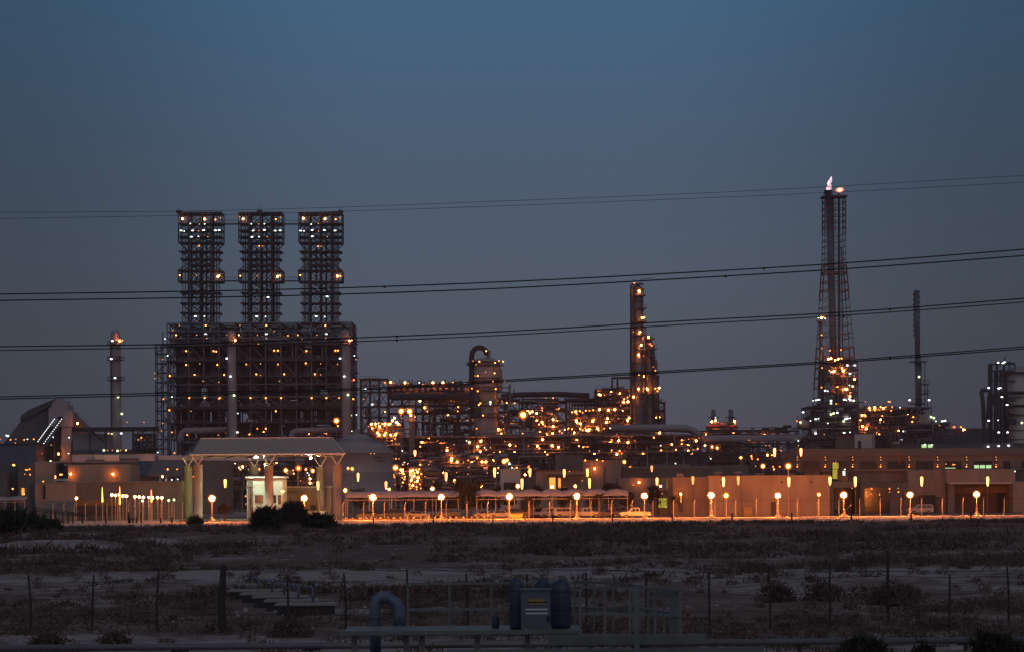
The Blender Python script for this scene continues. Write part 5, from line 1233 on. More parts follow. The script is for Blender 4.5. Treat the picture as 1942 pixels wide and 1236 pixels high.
module('terraced_unit', 'broad unit with three brilliant orange-lit terraces in the centre', 'process unit', 1075, 1258, (777, 793, 808, 822), 970, 26, 15, 43, 150, ((1095, 6, 781, 791), (1120, 7, 796, 806), (1160, 8, 782, 792), (1190, 8, 795, 806)),
 '''1085,781,y;1092,780,O;1094,784,o;1100,779,y;1105,782,o;1111,778,y;1118,778,o;1125,777,y;1137,776,O;1154,777,O;1166,776,O;1181,778,y;1202,776,o;1209,776,O;1218,776,y;1224,775,O;1226,776,s;
1093,797,O;1096,803,o;1101,803,O;1127,795,y;1124,798,O;1152,793,O;1150,800,O;1156,799,o;1173,793,s;1193,792,O;1190,797,O;1197,796,o;1202,796,o;1217,792,y;1228,795,O;1225,797,y;1230,796,o;
1061,817,y;1071,814,y;1077,813,o;1085,813,y;1089,820,O;1096,820,o;1066,820,o;1100,812,y;1105,815,o;1110,811,o;1113,815,O;1117,815,O;1120,813,o;1133,812,O;1135,815,y;1146,812,o;1157,811,w;1170,822,o;1176,825,o;1183,824,s;1232,822,O;1240,821,O;1251,820,O;1243,825,y;1222,829,y;1236,828,o;1263,831,w''',
 pm=('ochre', 'rust', 'vessel', 'steel'), planes=4, skip=.3, glow=16)
b = None
module('fin_rack', 'rack of thin vertical fins above the orange terraces', 'cooler', 1085, 1145, (756, 765), 985, 8, 6, 44, 14, (), '', brace=False, w=.3)
module('pump_deck', 'ragged steel deck left of the tall twin columns', 'steel deck', 1130, 1200, (738, 750, 764, 777), 980, 16, 12, 45, 70, ((1150, 7, 740, 756),), '1194,750,s;1183,762,O;1191,761,O;1184,756,y;1190,753,o;1202,752,O', pm=('steel', 'rust', 'steel', 'vessel'), planes=4, skip=.1, glow=5)
b = MB()
tw = bpy.data.objects.get('pump_deck')
b.pipe([W(1161, 740, 985), W(1161, 716, 985), W(1199, 716, 985)], .45, 6); b.pipe([W(1171, 740, 985), W(1171, 716, 985)], .35, 6); b.build('goalpost_pipe', 'steel', tw)
# tall twin columns
def column(px, wd, yt, D, label, plats, lt, seed, name='distillation_column'):
    q = W(px, yt, D); s = D / F; rd = wd/2*s; x = X(px, D, (yt + 830)/2); z = q.z
    r = thing(name, label, 'column', (x, D, 0), 'distillation columns')
    b = MB(); b.lathe(x, D, [(rd*1.15, 0), (rd, z*.25), (rd, z - rd), (rd*.75, z - rd*.3), (rd*.2, z)], 20); b.build('shell', 'vessel_dark', r, smooth=True)
    b = MB()
    for k in range(int(z / 3.2)): b.lathe(x, D, [(rd, 4 + k*3.2), (rd*1.12, 4 + k*3.2), (rd*1.12, 4.25 + k*3.2), (rd, 4.25 + k*3.2)], 16)
    b.build('stiffening_ring', 'steel', r)
    for (py, side, ex) in plats:
        zz = Z(px, py, D); b = MB(); c = x + side * rd * .6
        b.box(c - ex*s*.5 - rd*.4, c + ex*s*.5 + rd*.4, D - rd - 1.2, D + rd, zz - .35, zz)
        for t in range(5): xx = c - ex*s*.5 - rd*.4 + (ex*s + rd*.8) * t / 4; b.bar((xx, D - rd - 1.1, zz), (xx, D - rd - 1.1, zz + 1.3), .1)
        b.bar((c - ex*s*.5 - rd*.4, D - rd - 1.1, zz + 1.2), (c + ex*s*.5 + rd*.4, D - rd - 1.1, zz + 1.2), .1); b.build('platform', 'steel', r)
    b = MB(); rn = random.Random(seed)
    for k in range(4): xx = x + rn.choice((-1, 1)) * rd * rn.uniform(.9, 1.4); b.cyl((xx, D - rd * .8, 0), (xx, D - rd*.8, z * rn.uniform(.6, .98)), rn.uniform(.15, .3), n=6)
    b.build('riser', 'steel', r)
    lamps(r, D - rd - 1.8, lt); return r
t1 = column(1210, 22, 541, 965, 'tallest slender column of the central group, guyed by a pipe on its left', [(548, .6, 8), (560, 0, 20), (585, 1.2, 8), (609, 1.0, 10), (635, .8, 12), (664, 0, 22), (710, -.6, 16), (746, 0, 18)],
 '1203,537,o;1213,554,O;1212,552,O;1218,603,O;1222,602,y;1201,629,s;1214,629,O;1212,632,y;1216,654,O;1211,672,O;1212,675,y;1212,710,y;1211,737,O;1202,752,O', 51)
b = MB(); b.pipe([W(1199, 800, 962), W(1197.5, 542, 962), W(1205, 540, 962)], .55, 8); b.build('overhead_pipe', 'steel', t1)
b = MB(); p = W(1210, 541, 965); b.bar(p, p + Vector((2, 0, 2)), .15); b.bar(p + Vector((1, 0, 2)), p + Vector((5.5, 0, 2.6)), .18); b.bar(p + Vector((-1.4, 0, 0)), p + Vector((-1.4, 0, 2.5)), .2); b.build('davit', 'steel', t1)
column(1231, 15, 642, 968, 'second column standing close right of the tallest slender one', [(642, 0, 16), (661, 0, 24), (676, 1.2, 10), (712, 1.2, 12), (746, .8, 20)],
 '1230,639,O;1233,652,r;1236,655,o;1220,674,y;1221,713,O;1219,700,s;1239,695,s;1243,702,o;1228,738,O;1226,736,O;1250,735,O;1243,736,y;1221,725,s;1223,662,s', 52)
column(1243, 9, 680, 975, 'thin column at the right edge of the central group', [(712, 1, 8), (760, .6, 14), (785, .6, 16)], '1244,792,O;1251,792,s;1242,744,s;1247,741,y', 53)
module('steel_trestle', 'narrow open steel frame right of the twin columns', 'steel frame', 1248, 1261, (762, 778, 795, 805), 972, 8, 13, 54, 6, (), '', skip=.6)
# main pipe rack
module('pipe_rack', 'long pipe rack running across the whole middle in front of the process units', 'pipe rack', 735, 1330, (826, 840, 857, 868), 900, 12, 19.2, 61, 230, ((905, 6, 826, 838), (914, 8, 832, 850), (1030, 8, 829, 838), (806, 8, 850, 866)),
 '''744,841,s;751,841,s;757,841,s;797,846,y;763,854,w;885,835,w;890,838,O;912,836,O;913,834,y;906,846,O;919,848,w;922,852,o;948,856,y;967,843,O;905,851,o;1023,849,y;1019,845,O;1047,844,O;1049,846,y;1059,847,O;1029,833,O;1098,845,y;1106,847,y;1109,846,s;1118,854,s;1136,854,s;1116,846,s;1160,833,o;1173,835,O;1191,838,O;1160,853,o;1175,854,y;1179,859,o;1170,861,O;1160,856,s;1253,844,w;1254,853,y;1282,852,y;1293,834,y;1297,834,s;1306,832,s;1314,852,s;1281,878,w;1293,841,y;1038,861,y;930,848,s;1002,845,s;1173,829,s;957,836,s;978,845,o;830,835,s;1240,829,y;861,842,s''',
 planes=4, skip=.35, pm=('steel', 'rust', 'steel', 'vessel'), glow=34)
rk = bpy.data.objects.get('pipe_rack')
for py, mm, rr, dd in ((826.5, 'steel_pale', .28, -1), (858, 'steel_pale', .2, -1), (832, 'steel', .5, 3), (836, 'tank_steel', .6, 5), (842, 'steel', .4, 2), (850, 'rust', .5, 4), (864, 'rust', .4, 1), (838, 'rust', .6, 9), (847, 'rust', .6, 10)):
    z = Z(1030, py, 900); b = MB(); b.cyl((X(760, 900), 900 + dd, z), (X(1325, 900), 900 + dd, z), rr, n=8); b.build('line', mm, rk, smooth=True)
b = MB(); q = [W(1160, 811, 905), W(1290, 811, 905), W(1305, 812, 905), W(1318, 818, 905), W(1332, 829, 905), W(1345, 831, 905), W(1520, 829, 905)]; b.pipe(q, 1.25, 12)
tag(b.build('transfer_line', 'tank_steel', None, q[0], True), 'thick transfer line that steps down right of the central units', 'pipe')
module('pipe_rack', 'pipe bridge with sky gaps between the centre and the flare', 'pipe rack', 1330, 1515, (816, 840, 856, 872), 905, 10, 18, 62, 60, (), '1421,834,s;1425,866,s;1453,844,s;1459,844,s;1426,869,o;1437,870,o;1480,853,s;1482,854,s;1466,884,o;1479,884,o;1425,864,y;1433,883,s;1415,884,s;1468,889,y;1504,864,v;1508,870,w;1514,835,w;1514,844,s;1511,853,o;1464,862,y;1323,850,y;1348,869,w', planes=3, skip=.35, pm=('rust', 'steel', 'red_steel', 'steel'), glow=8)
module('tower_base', 'dark red braced equipment between the two small lit vessels', 'process module', 1345, 1398, (806, 818, 840), 930, 12, 13, 63, 60, ((1356, 12, 794, 808),), '1350,799,O;1357,797,O;1357,791,w;1393,798,O;1394,802,o;1362,800,s', m='red_steel', pm=('red_steel', 'rust', 'steel'), skip=.1, glow=3)
for px, nb in ((1353, 'left'), (1386, 'right')):
    D = 1500; r = thing('distant_stack', '%s one of two faint far stacks above the pipe bridge' % nb, 'stack', (X(px, D, 780), D, 0), 'faint far stacks')
    z1, z2 = Z(px, 776, D), Z(px, 790, D); x = X(px, D, 780); b = MB(); b.lathe(x, D, [(1.6, 0), (1.4, z2), (1.2, z1)], 12); b.build('shaft', 'steel_pale', r, smooth=True); b = MB(); b.box(x - 3, x + 3, D - 2, D + 2, z2 - .5, z2); b.build('platform', 'steel', r)
# lower mass of small plant between rack and buildings
module('low_plant', 'low cluttered plant behind the carports, strewn with small orange lamps', 'process plant', 742, 1010, (868, 880, 892, 905), 760, 20, 17, 71, 260, ((890, 8, 872, 892), (845, 8, 880, 900), (925, 8, 884, 900), (700, 3, 890, 900)),
 '''746,869,s;751,869,o;757,869,s;767,876,w;764,880,o;797,879,O;813,879,y;857,868,O;856,873,O;867,875,O;833,898,y;887,898,s;888,872,o;893,875,o;900,873,s;914,875,O;921,875,O;966,877,w;966,879,W;971,886,w;975,887,s;980,886,y;889,885,s;866,895,s;944,896,w;1003,884,r;936,893,o;924,896,s;905,868,y;1002,885,o;840,905,o;847,914,o''', planes=3, skip=.4, pm=('steel', 'rust', 'rust', 'vessel'), glow=26)
# brightly lit pump shelter
rr_2 = module('pump_shelter', 'brilliantly orange-lit open pump shelter right of the storage tank', 'pump shelter', 775, 800, (886, 893, 900, 907, 916, 926), 690, 8, 6, 72, 60, ((782, 4, 890, 925), (792, 4, 893, 925)),
 '778,893,O;783,891,O;789,890,y;792,894,O;778,900,y;785,902,O;793,905,O;799,898,y;780,910,O;787,913,y;792,911,O;783,920,O;790,922,y;797,918,o;777,918,y;781,906,w;795,889,y;786,896,y;798,925,o;779,925,o;790,927,o', pm=('vessel', 'ochre', 'steel_pale'), skip=.6, glow=6)
module('pump_shelter', 'smaller orange-lit open frame between the storage tank and the brilliant shelter', 'pump shelter', 744, 770, (896, 904, 912, 922), 700, 8, 9, 73, 40, (), '746,900,y;748,904,o;763,893,O;766,898,y;763,905,o;767,908,y;764,914,y;745,912,o;749,918,s;762,921,s;768,903,y', pm=('vessel', 'ochre', 'steel_pale'), skip=.6)
module('pump_shelter', 'thin orange-lit frame right of the brilliant shelter', 'pump shelter', 803, 830, (892, 902, 912, 922), 705, 8, 9, 74, 30, (), '804,895,y;806,902,o;812,897,s;822,898,s;811,910,s;822,912,s;803,912,o', pm=('vessel', 'rust'), skip=.6)
module('low_plant', 'small lit plant seen under the pavilion roof', 'process plant', 425, 600, (872, 884, 896), 740, 14, 14, 75, 130, ((470, 6, 880, 898), (556, 8, 880, 900), (590, 6, 880, 896)), 
 '430,888,y;438,898,o;446,878,w;453,886,w;455,883,s;461,886,w;456,889,y;415,890,o;471,889,s;492,889,y;556,891,o;583,896,w;586,900,w;588,907,O;588,915,O;566,905,s;592,917,s;557,897,y;420,917,O;421,921,o;545,897,s;570,911,s;497,868,s;438,876,s', planes=3, skip=.3, pm=('steel', 'rust', 'steel_pale', 'vessel'), glow=14)
module('low_plant', 'cluttered dim plant in front of the coker foot', 'process plant', 340, 640, (838, 852, 866), 900, 16, 18, 76, 120, (), '350,862,s;420,848,s;470,862,s;560,852,y;610,858,s;520,846,s', planes=3, skip=.3, pm=('steel', 'rust', 'steel'), glow=5)
# orange twin lamp clusters left of centre (700-740)
module('lit_manifold', 'small manifold platform crowded with orange lamps beside the tank roof', 'platform', 700, 760, (806, 822, 836), 900, 8, 12, 77, 50, ((722, 4, 824, 834),), '704,804,O;712,803,O;718,802,y;725,803,y;730,803,O;738,804,O;741,802,y;744,797,O;748,792,O;752,800,O;755,803,O;759,805,o;713,808,o;720,808,O;729,807,o;716,820,O;719,824,O;729,824,O;741,824,O;750,824,O;752,821,y;746,826,o;708,815,s;762,792,s;699,808,s', pm=('vessel', 'ochre', 'rust'), skip=.4, glow=4)
r = thing('lamp_column', 'thick pale post lit from above under the twin floodlights', 'column', (X(782, 880), 880, 0)); x = X(781, 880, 810); b = MB(); b.lathe(x, 880, [(.9, 0), (.9, Z(781, 800, 880)), (2.2, Z(781, 798, 880)), (2.2, Z(781, 796, 880)), (1.2, Z(781, 795, 880)), (1.2, Z(781, 786, 880)), (.3, Z(781, 783, 880))], 12); b.build('shell', 'vessel', r, smooth=True); lamps(r, 876, '779,787,O;787,790,o;769,776,s;772,774,s')
# ---------------------------------------------------------------- flare structure
D = 1150; s = D / F
fl_ = thing('flare_tower', 'tall red-and-white lattice flare tower with two burning tips', 'flare tower', (X(1583, D, 800), D, 0))
def Pf(px, py, yy_=0): q = W(px, py, D); return Vector((q.x, D + yy_, q.z))
prof_l = [(373, 1562), (440, 1562), (500, 1561), (565, 1557), (640, 1553), (730, 1548), (830, 1543)]
prof_r = [(373, 1601), (440, 1601), (500, 1602), (565, 1607), (640, 1613), (730, 1620), (830, 1629)]
def itp(pr, y):
    for (a, b_), (c, d) in zip(pr, pr[1:]):
        if a <= y <= c: return b_ + (d - b_) * (y - a) / (c - a)
lev = list(range(373, 520, 12)) + list(range(520, 640, 16)) + list(range(640, 831, 19))
zones = {}
for a_, c_ in zip(lev, lev[1:]):
    zn = 0 if a_ < 440 else 1 if a_ < 500 else 2 if a_ < 562 else 3 if a_ < 645 else 4 if a_ < 720 else 5; red = zn % 2 == 0; b = zones.setdefault(zn, MB())
    la, lc, ra, rc = itp(prof_l, a_), itp(prof_l, min(c_, 830)), itp(prof_r, a_), itp(prof_r, min(c_, 830)); dep_a, dep_c = (ra - la)*s, (rc - lc)*s; c_ = min(c_, 830)
    w_ = .55 if red else .32
    for ya, yc in ((-dep_a/2, -dep_c/2), (dep_a/2, dep_c/2)):
        b.bar(Pf(la, a_, ya), Pf(lc, c_, yc), w_); b.bar(Pf(ra, a_, ya), Pf(rc, c_, yc), w_); b.bar(Pf(la, a_, ya), Pf(ra, a_, ya), w_*.6)
        if a_ >= 440: b.bar(Pf(la, a_, ya), Pf(rc, c_, yc), .16); b.bar(Pf(ra, a_, ya), Pf(lc, c_, yc), .16)
        else: b.bar(Pf((la+ra)/2, a_, ya), Pf((lc+rc)/2, c_, yc), .3)
    for pa, pc in ((la, lc), (ra, rc)): b.bar(Pf(pa, a_, -dep_a/2), Pf(pa, a_, dep_a/2), w_*.6)
for zn, b in zones.items(): b.build('pale_lattice' if zn % 2 else 'red_lattice', 'steel_pale' if zn % 2 else 'red_steel', fl_)
b = MB(); b.cyl(Pf(1585, 830), Pf(1571.5, 361), 1.55, 1.45, 14); b.build('main_riser', 'steel_mid', fl_, smooth=True)
b = MB(); b.cyl(Pf(1581, 830), Pf(1578, 375), .8, .8, 10); b.cyl(Pf(1592, 830), Pf(1591, 366), .55, .5, 8); b.cyl(Pf(1600, 830), Pf(1596, 470), .25, .25, 6); b.build('side_riser', 'steel', fl_)
b = MB(); q = Pf(1580, 374); b.box(Pf(1557, 374).x, Pf(1605, 374).x, D - 5, D + 5, q.z - .3, q.z)
for i in range(9): x = Pf(1559 + 5.6*i, 374).x; b.bar((x, D - 5, q.z), (x, D - 5, q.z + 1.2), .1)
b.build('top_platform', 'steel', fl_)
# flames
m = bpy.data.materials.new('flame'); m.use_nodes = True; nt = m.node_tree; nt.nodes.remove(nt.nodes['Principled BSDF']); e = nt.nodes.new('ShaderNodeEmission')
n_ = nt.nodes.new('ShaderNodeTexNoise'); n_.inputs['Scale'].default_value = .5; rp = nt.nodes.new('ShaderNodeValToRGB'); rp.color_ramp.elements[0].color = (.8, .28, .32, 1); rp.color_ramp.elements[1].color = (1, .8, .95, 1)
rp.color_ramp.elements[0].position = .35; rp.color_ramp.elements[1].position = .6
t_ = nt.nodes.new('ShaderNodeTexCoord'); nt.links.new(t_.outputs['Object'], n_.inputs['Vector']); nt.links.new(n_.outputs['Fac'], rp.inputs['Fac']); nt.links.new(rp.outputs[0], e.inputs[0]); e.inputs[1].default_value = 1.5
nt.links.new(e.outputs[0], nt.nodes['Material Output'].inputs['Surface']); MATS['flame'] = m
b = MB(); b.pipe([Pf(1571, 361), Pf(1572, 357), Pf(1573.5, 352), Pf(1571.5, 349), Pf(1574, 345), Pf(1576, 341), Pf(1575.5, 338), Pf(1577.5, 335)], [.9, 1.1, .75, .7, .85, .55, .35, .1], 8); b.build('flame', 'flame', fl_, smooth=True)
b = MB(); b.ball(Pf(1592, 361), 1.3, 1.0, 10, 6); b.ball(Pf(1596, 360), .9, .8, 8, 5); b.ball(Pf(1588.5, 361), .8, .7, 8, 5); b.build('flame', emit('flame_hot', (1, .14, .05), 4), fl_, smooth=True)
b = MB(); b.ball(Pf(1592, 361, -1.2), .75, .6, 10, 6); b.build('flame', emit('flame_core', (1, .6, .4), 8), fl_, smooth=True)
b = MB(); b.cyl(Pf(1571, 369), Pf(1571, 361.5), 1.9, 1.9, 12); b.build('burner_tip', 'black', fl_)
# secondary platform stack and base equipment round the flare
column(1557, 7, 607, 1140, 'slim column with a lit head platform at the left of the flare tower', [(609, 0, 14)], '1552,603,w;1562,601,y;1558,603,O;1565,604,w;1558,635,o;1559,697,o;1558,734,o;1559,660,s', 81)
module('flare_unit', 'crowded process unit wrapped round the flare tower foot', 'process unit', 1562, 1626, (686, 700, 722, 745, 766), 1135, 14, 13, 82, 130, ((1584, 10, 715, 766), (1599, 11, 700, 766), (1593, 9, 680, 700)),
 '1574,664,o;1595,663,o;1571,680,O;1576,679,O;1590,680,O;1596,679,y;1584,683,O;1573,702,o;1577,705,W;1582,704,O;1599,703,O;1602,701,y;1607,692,v;1621,692,v;1612,708,v;1611,730,w;1617,732,g;1606,738,O;1612,751,O;1565,740,v;1570,741,w;1576,759,v;1576,764,g;1601,757,v;1605,758,w;1611,756,v;1613,758,v;1619,759,g;1548,758,W;1542,759,w;1586,765,o;1553,757,W;1620,712,s', planes=3, skip=.2, pm=('steel', 'rust', 'vessel', 'steel'), glow=5)
module('flare_unit', 'broad dark deck below the flare tower with white lamps', 'process unit', 1532, 1628, (770, 790, 810, 828), 1120, 24, 12, 83, 200, ((1560, 8, 780, 808), (1610, 16, 776, 825)),
 '1523,781,v;1516,797,w;1512,798,r;1537,797,w;1547,794,W;1552,793,w;1570,802,w;1576,785,g;1588,782,v;1581,783,g;1603,794,v;1607,793,v;1612,792,w;1600,798,g;1547,821,v;1563,823,s;1601,820,W;1612,819,w;1546,822,w;1637,787,O;1641,788,O;1640,808,O;1643,812,y', planes=4, skip=.25, pm=('steel', 'rust', 'steel', 'vessel'))
r = thing('small_dome_tank', 'small greenish-lit domed tank on a ledge left of the flare unit', 'tank', (X(1521, 1110), 1110, Z(1521, 810, 1110))); x = X(1521, 1110, 800); D = 1110
b = MB(); b.lathe(x, D, [(2.2, Z(1521, 811, D)), (2.4, Z(1521, 803, D)), (1.9, Z(1521, 797, D)), (.8, Z(1521, 794, D)), (.1, Z(1521, 793, D))], 16); b.build('shell', 'vessel', r, smooth=True); lamps(r, D - 4, '1518,800,g')
b = MB(); b.box(X(1504, D), X(1535, D), D - 4, D + 6, Z(1521, 812.5, D), Z(1521, 811, D)); b.bar((X(1514, D), D, Z(1514, 811, D)), (X(1514, D), D, Z(1514, 786, D)), .3); b.build('ledge', 'steel', r)
module('flare_unit', 'dark enclosed lower levels beneath the flare deck', 'process unit', 1515, 1632, (830, 842, 856), 1105, 20, 13, 84, 160, (), '', planes=4, skip=.1, pm=('steel', 'rust'))
# rack right of flare
module('right_rack', 'rack topped with a row of orange lamps right of the flare tower', 'pipe rack', 1628, 1735, (777, 790, 805, 825, 845), 1080, 22, 11.5, 85, 260, ((1682, 6, 762, 777), (1645, 8, 764, 776)),
 '1649,773,O;1659,772,O;1650,777,y;1659,777,y;1670,771,y;1675,773,O;1680,771,o;1685,761,o;1688,761,o;1692,771,o;1707,772,w;1635,787,O;1640,786,y;1690,778,o;1641,761,s;1668,777,s;1636,808,O;1643,812,O;1714,817,v;1709,833,v;1669,798,s;1669,801,s;1676,799,s', planes=4, skip=.15, pm=('steel', 'rust', 'steel', 'vessel'), glow=8)
q = W(1659, 748, 1085)
# stack with stepped galleries
D = 1060; x = X(1741, D, 700); s = D / F
r = thing('tall_stack', 'tall thin dark stack with galleries on its lower right side', 'stack', (x, D, 0))
b = MB(); zt_ = Z(1738, 551, D)
for k, (y0, y1, rr) in enumerate(((551, 680, 5.2), (680, 770, 6.2))):
    b.cyl(W(1738 + (y1-551)*.018, y1, D), W(1738 + (y0-551)*.018, y0, D), rr*s, (rr - .4)*s, 16)
b.build('shaft', 'steel_mid', r, smooth=True)
n = 60
for ph in range(3):
    b = MB()
    for k in range(n):
        a = k * .32 + ph * 2.09; a2 = a + .32; z0, z1 = Z(1738, 640 - 88*k/n, D), Z(1738, 640 - 88*(k+1)/n, D); cx = X(1738.5, D, 600); rr = 5*s
        b.add([(cx + rr*math.cos(a), D + rr*math.sin(a), z0), (cx + (rr+.42)*math.cos(a), D + (rr+.42)*math.sin(a), z0), (cx + (rr+.42)*math.cos(a2), D + (rr+.42)*math.sin(a2), z1), (cx + rr*math.cos(a2), D + rr*math.sin(a2), z1)], [(0, 1, 2, 3)])
    b.build('strake', 'steel', r)
for py, x0, x1 in ((685, 1726, 1756), (728, 1745, 1760), (746, 1748, 1760), (764, 1722, 1752)):
    z = Z(1741, py, D); b = MB(); b.box(X(x0, D, py), X(x1, D, py), D - 3, D + 3, z - .35, z)
    for t in range(6): xx = X(x0 + (x1-x0)*t/5, D, py); b.bar((xx, D - 3, z), (xx, D - 3, z + 1.6), .12)
    b.bar((X(x0, D, py), D - 3, z + 1.5), (X(x1, D, py), D - 3, z + 1.5), .12); b.build('platform', 'steel', r)
b = MB()
for px in (1747, 1754, 1759): b.bar(W(px, 770, D - 3), W(px, 686 if px < 1758 else 728, D - 3), .3)
b.build('ladder_frame', 'steel', r)
lamps(r, D - 4.5, '1743,714,g;1725,758,v;1762,758,v')
module('furnace_house', 'boxy grey furnace below the tall thin stack', 'furnace', 1720, 1766, (772, 786, 806), 1055, 16, 11, 86, 40, (), '1732,790,y;1730,799,y;1766,790,g;1771,792,g;1775,798,w;1787,798,v;1792,797,v', planes=3, skip=.5)
fh = bpy.data.objects['furnace_house']; b = MB(); pb(b, 1743, 1765, 785, 803, 1054, 12); b.build('casing', 'tank_steel', fh)
module('low_unit', 'low flat-roofed dark unit right of the furnace', 'process unit', 1722, 1800, (806, 818, 836), 1040, 20, 13, 87, 90, (), '1782,806,s;1810,809,r;1822,809,o;1827,814,O', planes=3, skip=.3, pm=('steel', 'rust'))
r = bld('far_shed', 'long low far shed between the furnace and the right-edge reactor', 'shed', 1800, 1865, 1300); part(r, 'wall', 'steel', 1640, 1880, 812, 840, 1300, 10); lamps(r, 1298, '1809,809,r;1823,809,o;1830,814,y;1796,807,s')
r = bld('far_shed', 'long low far shed seen under the sky gaps of the pipe bridge', 'shed', 1330, 1515, 1300); part(r, 'wall', 'steel', 1262, 1520, 856, None, 1300, 10)
# reactor at the right edge
D = 860; s = D / F
r = thing('reactor_vessel', 'wide grey reactor vessel cut by the right edge of the picture', 'reactor', (X(1930, D, 780), D, 0)); x = X(1938, D, 780); rd = 27*s
b = MB(); b.lathe(x, D + 4, [(rd*.8, 0), (rd, 6), (rd, Z(1930, 700, D)), (rd*.85, Z(1930, 696, D)), (rd*.4, Z(1930, 692, D))], 28); b.build('shell', 'vessel', r, smooth=True)
for py in (705, 752, 770, 785, 800, 815, 832):
    z = Z(1930, py, D); b = MB(); b.lathe(x, D + 4, [(rd, z - .2), (rd + (1.4 if py in (705, 785) else .4), z - .2), (rd + (1.4 if py in (705, 785) else .4), z), (rd, z)], 24); b.build('ring', 'steel', r)
b = MB()
for px, yt in ((1876, 690), (1880, 690), (1887, 702), (1891, 690), (1898, 700), (1904, 684), (1908, 702)): b.cyl(W(px, 850, D), W(px, yt, D), .45, n=6)
for py in (690, 703, 722, 785): b.bar(W(1876, py, D), W(1925, py, D), .5)
b.bar(W(1893, 722, D), W(1897, 703, D), .2); b.bar(W(1903, 722, D), W(1899, 703, D), .2)
b.build('frame', 'steel', r)
b = MB(); b.pipe([W(1868, 848, D), W(1864, 760, D), W(1861, 742, D), W(1861, 740, D), W(1878, 738, D)], .7, 8); b.pipe([W(1871, 800, D), W(1874, 752, D), W(1880, 752, D)], .35, 6); b.build('side_pipe', 'steel', r)
b = MB(); 
for px, h in ((1889, 684), (1905, 676), (1914, 684), (1925, 690)): b.bar(W(px, 700, D), W(px, h, D), .35)
b.bar(W(1889, 686, D), W(1925, 688, D), .4); b.build('top_gear', 'steel', r)
pipes(r, X(1878, D), X(1912, D), 4, Z(1900, 740, D), D - 4, D, 60, 91, ('steel', 'steel', 'rust'))
lamps(r, D - 6.5, '1893,687,v;1902,688,W;1905,686,W;1875,735,v;1897,735,W;1894,736,v;1900,752,W;1910,767,W;1875,797,v;1893,796,w;1894,819,v;1911,819,v;1938,801,g;1938,846,g;1921,846,g')
# ---------------------------------------------------------------- coke storage hall at the left
D = 900
r = thing('coke_barn', 'steep-roofed storage barn with a square head house at the left', 'barn', (X(90, D), D, 0))
def poly(nm, m, pts, D0, dy): b = MB(); b.prism([W(x, y, D0) for x, y in pts], (0, dy, 0)); return b.build(nm, m, r)
poly('roof_slope', 'slate_sheet', [(8, 838), (40, 797), (95, 770), (108, 800), (108, 865), (0, 865)], D + 6, 30)
poly('ridge_monitor', 'roof_dark', [(38, 797), (39, 788), (55, 776), (103, 756), (108, 755), (108, 768), (95, 770)], D + 4, 26)
poly('gable', 'stucco_dark', [(136, 780), (170, 812), (180, 865), (100, 865), (100, 776)], D + 5, 6)
poly('head_house', 'tank_steel', [(92, 790), (92, 774), (98, 770), (98, 764), (111, 753), (127, 766), (129, 776), (137, 781), (137, 808), (92, 808)], D, 12)
poly('dark_opening', 'black', [(109, 793), (110, 789), (119, 789), (119, 797)], D - .3, .2)
poly('head_house_leg', 'tank_steel', [(117, 806), (136, 806), (134, 880), (116, 880)], D + 1, 8)
poly('dark_bay', 'black', [(100, 815), (112, 808), (113, 876), (68, 876), (68, 862)], D + 2.4, .5)
lamps(r, D - 2, '147,802,O;131,829,w;130,859,w;102,828,v;13,825,W;15,826,v;20,833,o;46,833,o;52,832,w;64,832,o;1,832,s;30,832,s;29,839,s;97,843,s;111,860,O;20,858,o;22,862,o;17,862,o;96,874,g;83,874,o')
r = thing('conveyor', 'inclined conveyor gallery edged by two rows of white lamps', 'conveyor', (X(92, D), D, 0))
b = MB(); a0, a1 = W(66, 866, D - 4), W(112, 793, D - 1); 
b.bar(a0 + Vector((.2, 1, -.6)), a1 + Vector((.2, 1, -.6)), 2.2, 1.4); b.build('gallery', 'roof_dark', r)
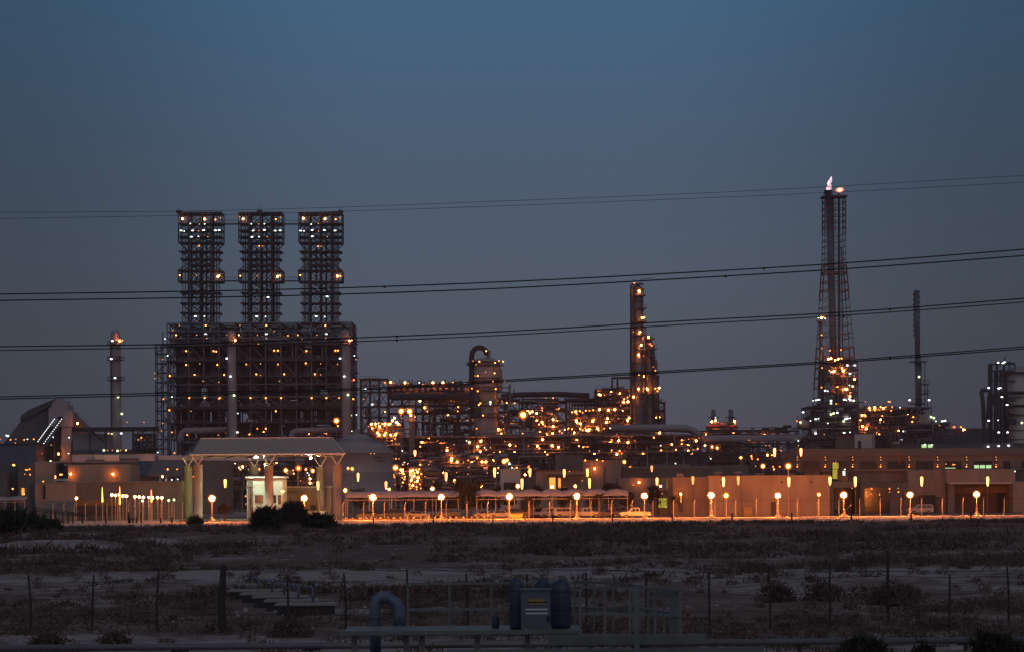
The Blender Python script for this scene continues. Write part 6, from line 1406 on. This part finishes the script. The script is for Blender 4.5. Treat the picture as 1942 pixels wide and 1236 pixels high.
L1 = ';'.join('%.1f,%.1f,%s' % (72 + 31*i/13, 836 - 42*i/13, 'd') for i in range(14)); L2 = ';'.join('%.1f,%.1f,%s' % (69 + 48*i/17, 859 - 65*i/17, 'd') for i in range(18))
lamps(r, D - 5, L1 + ';' + L2)
b = MB()
for px, py in ((75, 858), (88, 838), (103, 815)): b.bar((X(px, D), D - 3, 0), W(px, py, D - 3), .5)
b.build('trestle', 'steel', r)
r = bld('left_hall', 'wide dark flat hall in front of the coke barn', 'hall', -20, 70, 880); part(r, 'wall', 'slate_sheet', -40, 68, 843, None, 880, 20); part(r, 'roof_edge', 'rust', -40, 69, 840, 843, 879.6, 21)
D = 890
r = thing('conveyor_bridge', 'long level conveyor bridge from the barn to the coker', 'conveyor', (X(240, D), D, 0))
b = MB(); z0, z1 = Z(230, 817, D), Z(230, 809, D); b.box(X(137, D), X(300, D), D, D + 3, z0, z1); b.build('gallery', 'rust', r)
b = MB()
for px in (170, 200, 252, 270, 292): b.bar((X(px, D), D + 1, 0), (X(px, D), D + 1, z0), .5)
b.bar(W(175, 818, D + 1), W(197, 836, D + 1), .7); b.build('trestle', 'steel', r)
module('valve_skid', 'small skid of vertical pipes between the lone chimney and the coker', 'pipe skid', 252, 288, (822, 836, 850), 885, 8, 9, 95, 40, ((266, 8, 826, 850),), '268,829,o;262,833,s;241,800,s;273,800,s', skip=.4)
r = bld('grey_shed', 'grey sheet-clad shed behind the lone chimney', 'shed', 138, 205, 895); part(r, 'wall', 'tank_steel', 138, 207, 822, None, 895, 10); part(r, 'lower_band', 'slate_sheet', 137, 292, 852, None, 893, 3)
# aircraft warning light in the sky right of the flare: omitted
# ---------------------------------------------------------------- haze
hz = bpy.data.materials.new('haze'); hz.use_nodes = True; n = hz.node_tree; n.nodes.remove(n.nodes['Principled BSDF'])
v = n.nodes.new('ShaderNodeVolumePrincipled'); v.inputs['Density'].default_value = 0.00009; v.inputs['Color'].default_value = (.92, .9, .95, 1); v.inputs['Anisotropy'].default_value = .3
n.links.new(v.outputs[0], n.nodes['Material Output'].inputs['Volume'])
m = MB(); m.box(-1500, 1500, -20, 3000, -1.6, 165); o = m.build('haze', hz); o['kind'] = 'stuff'
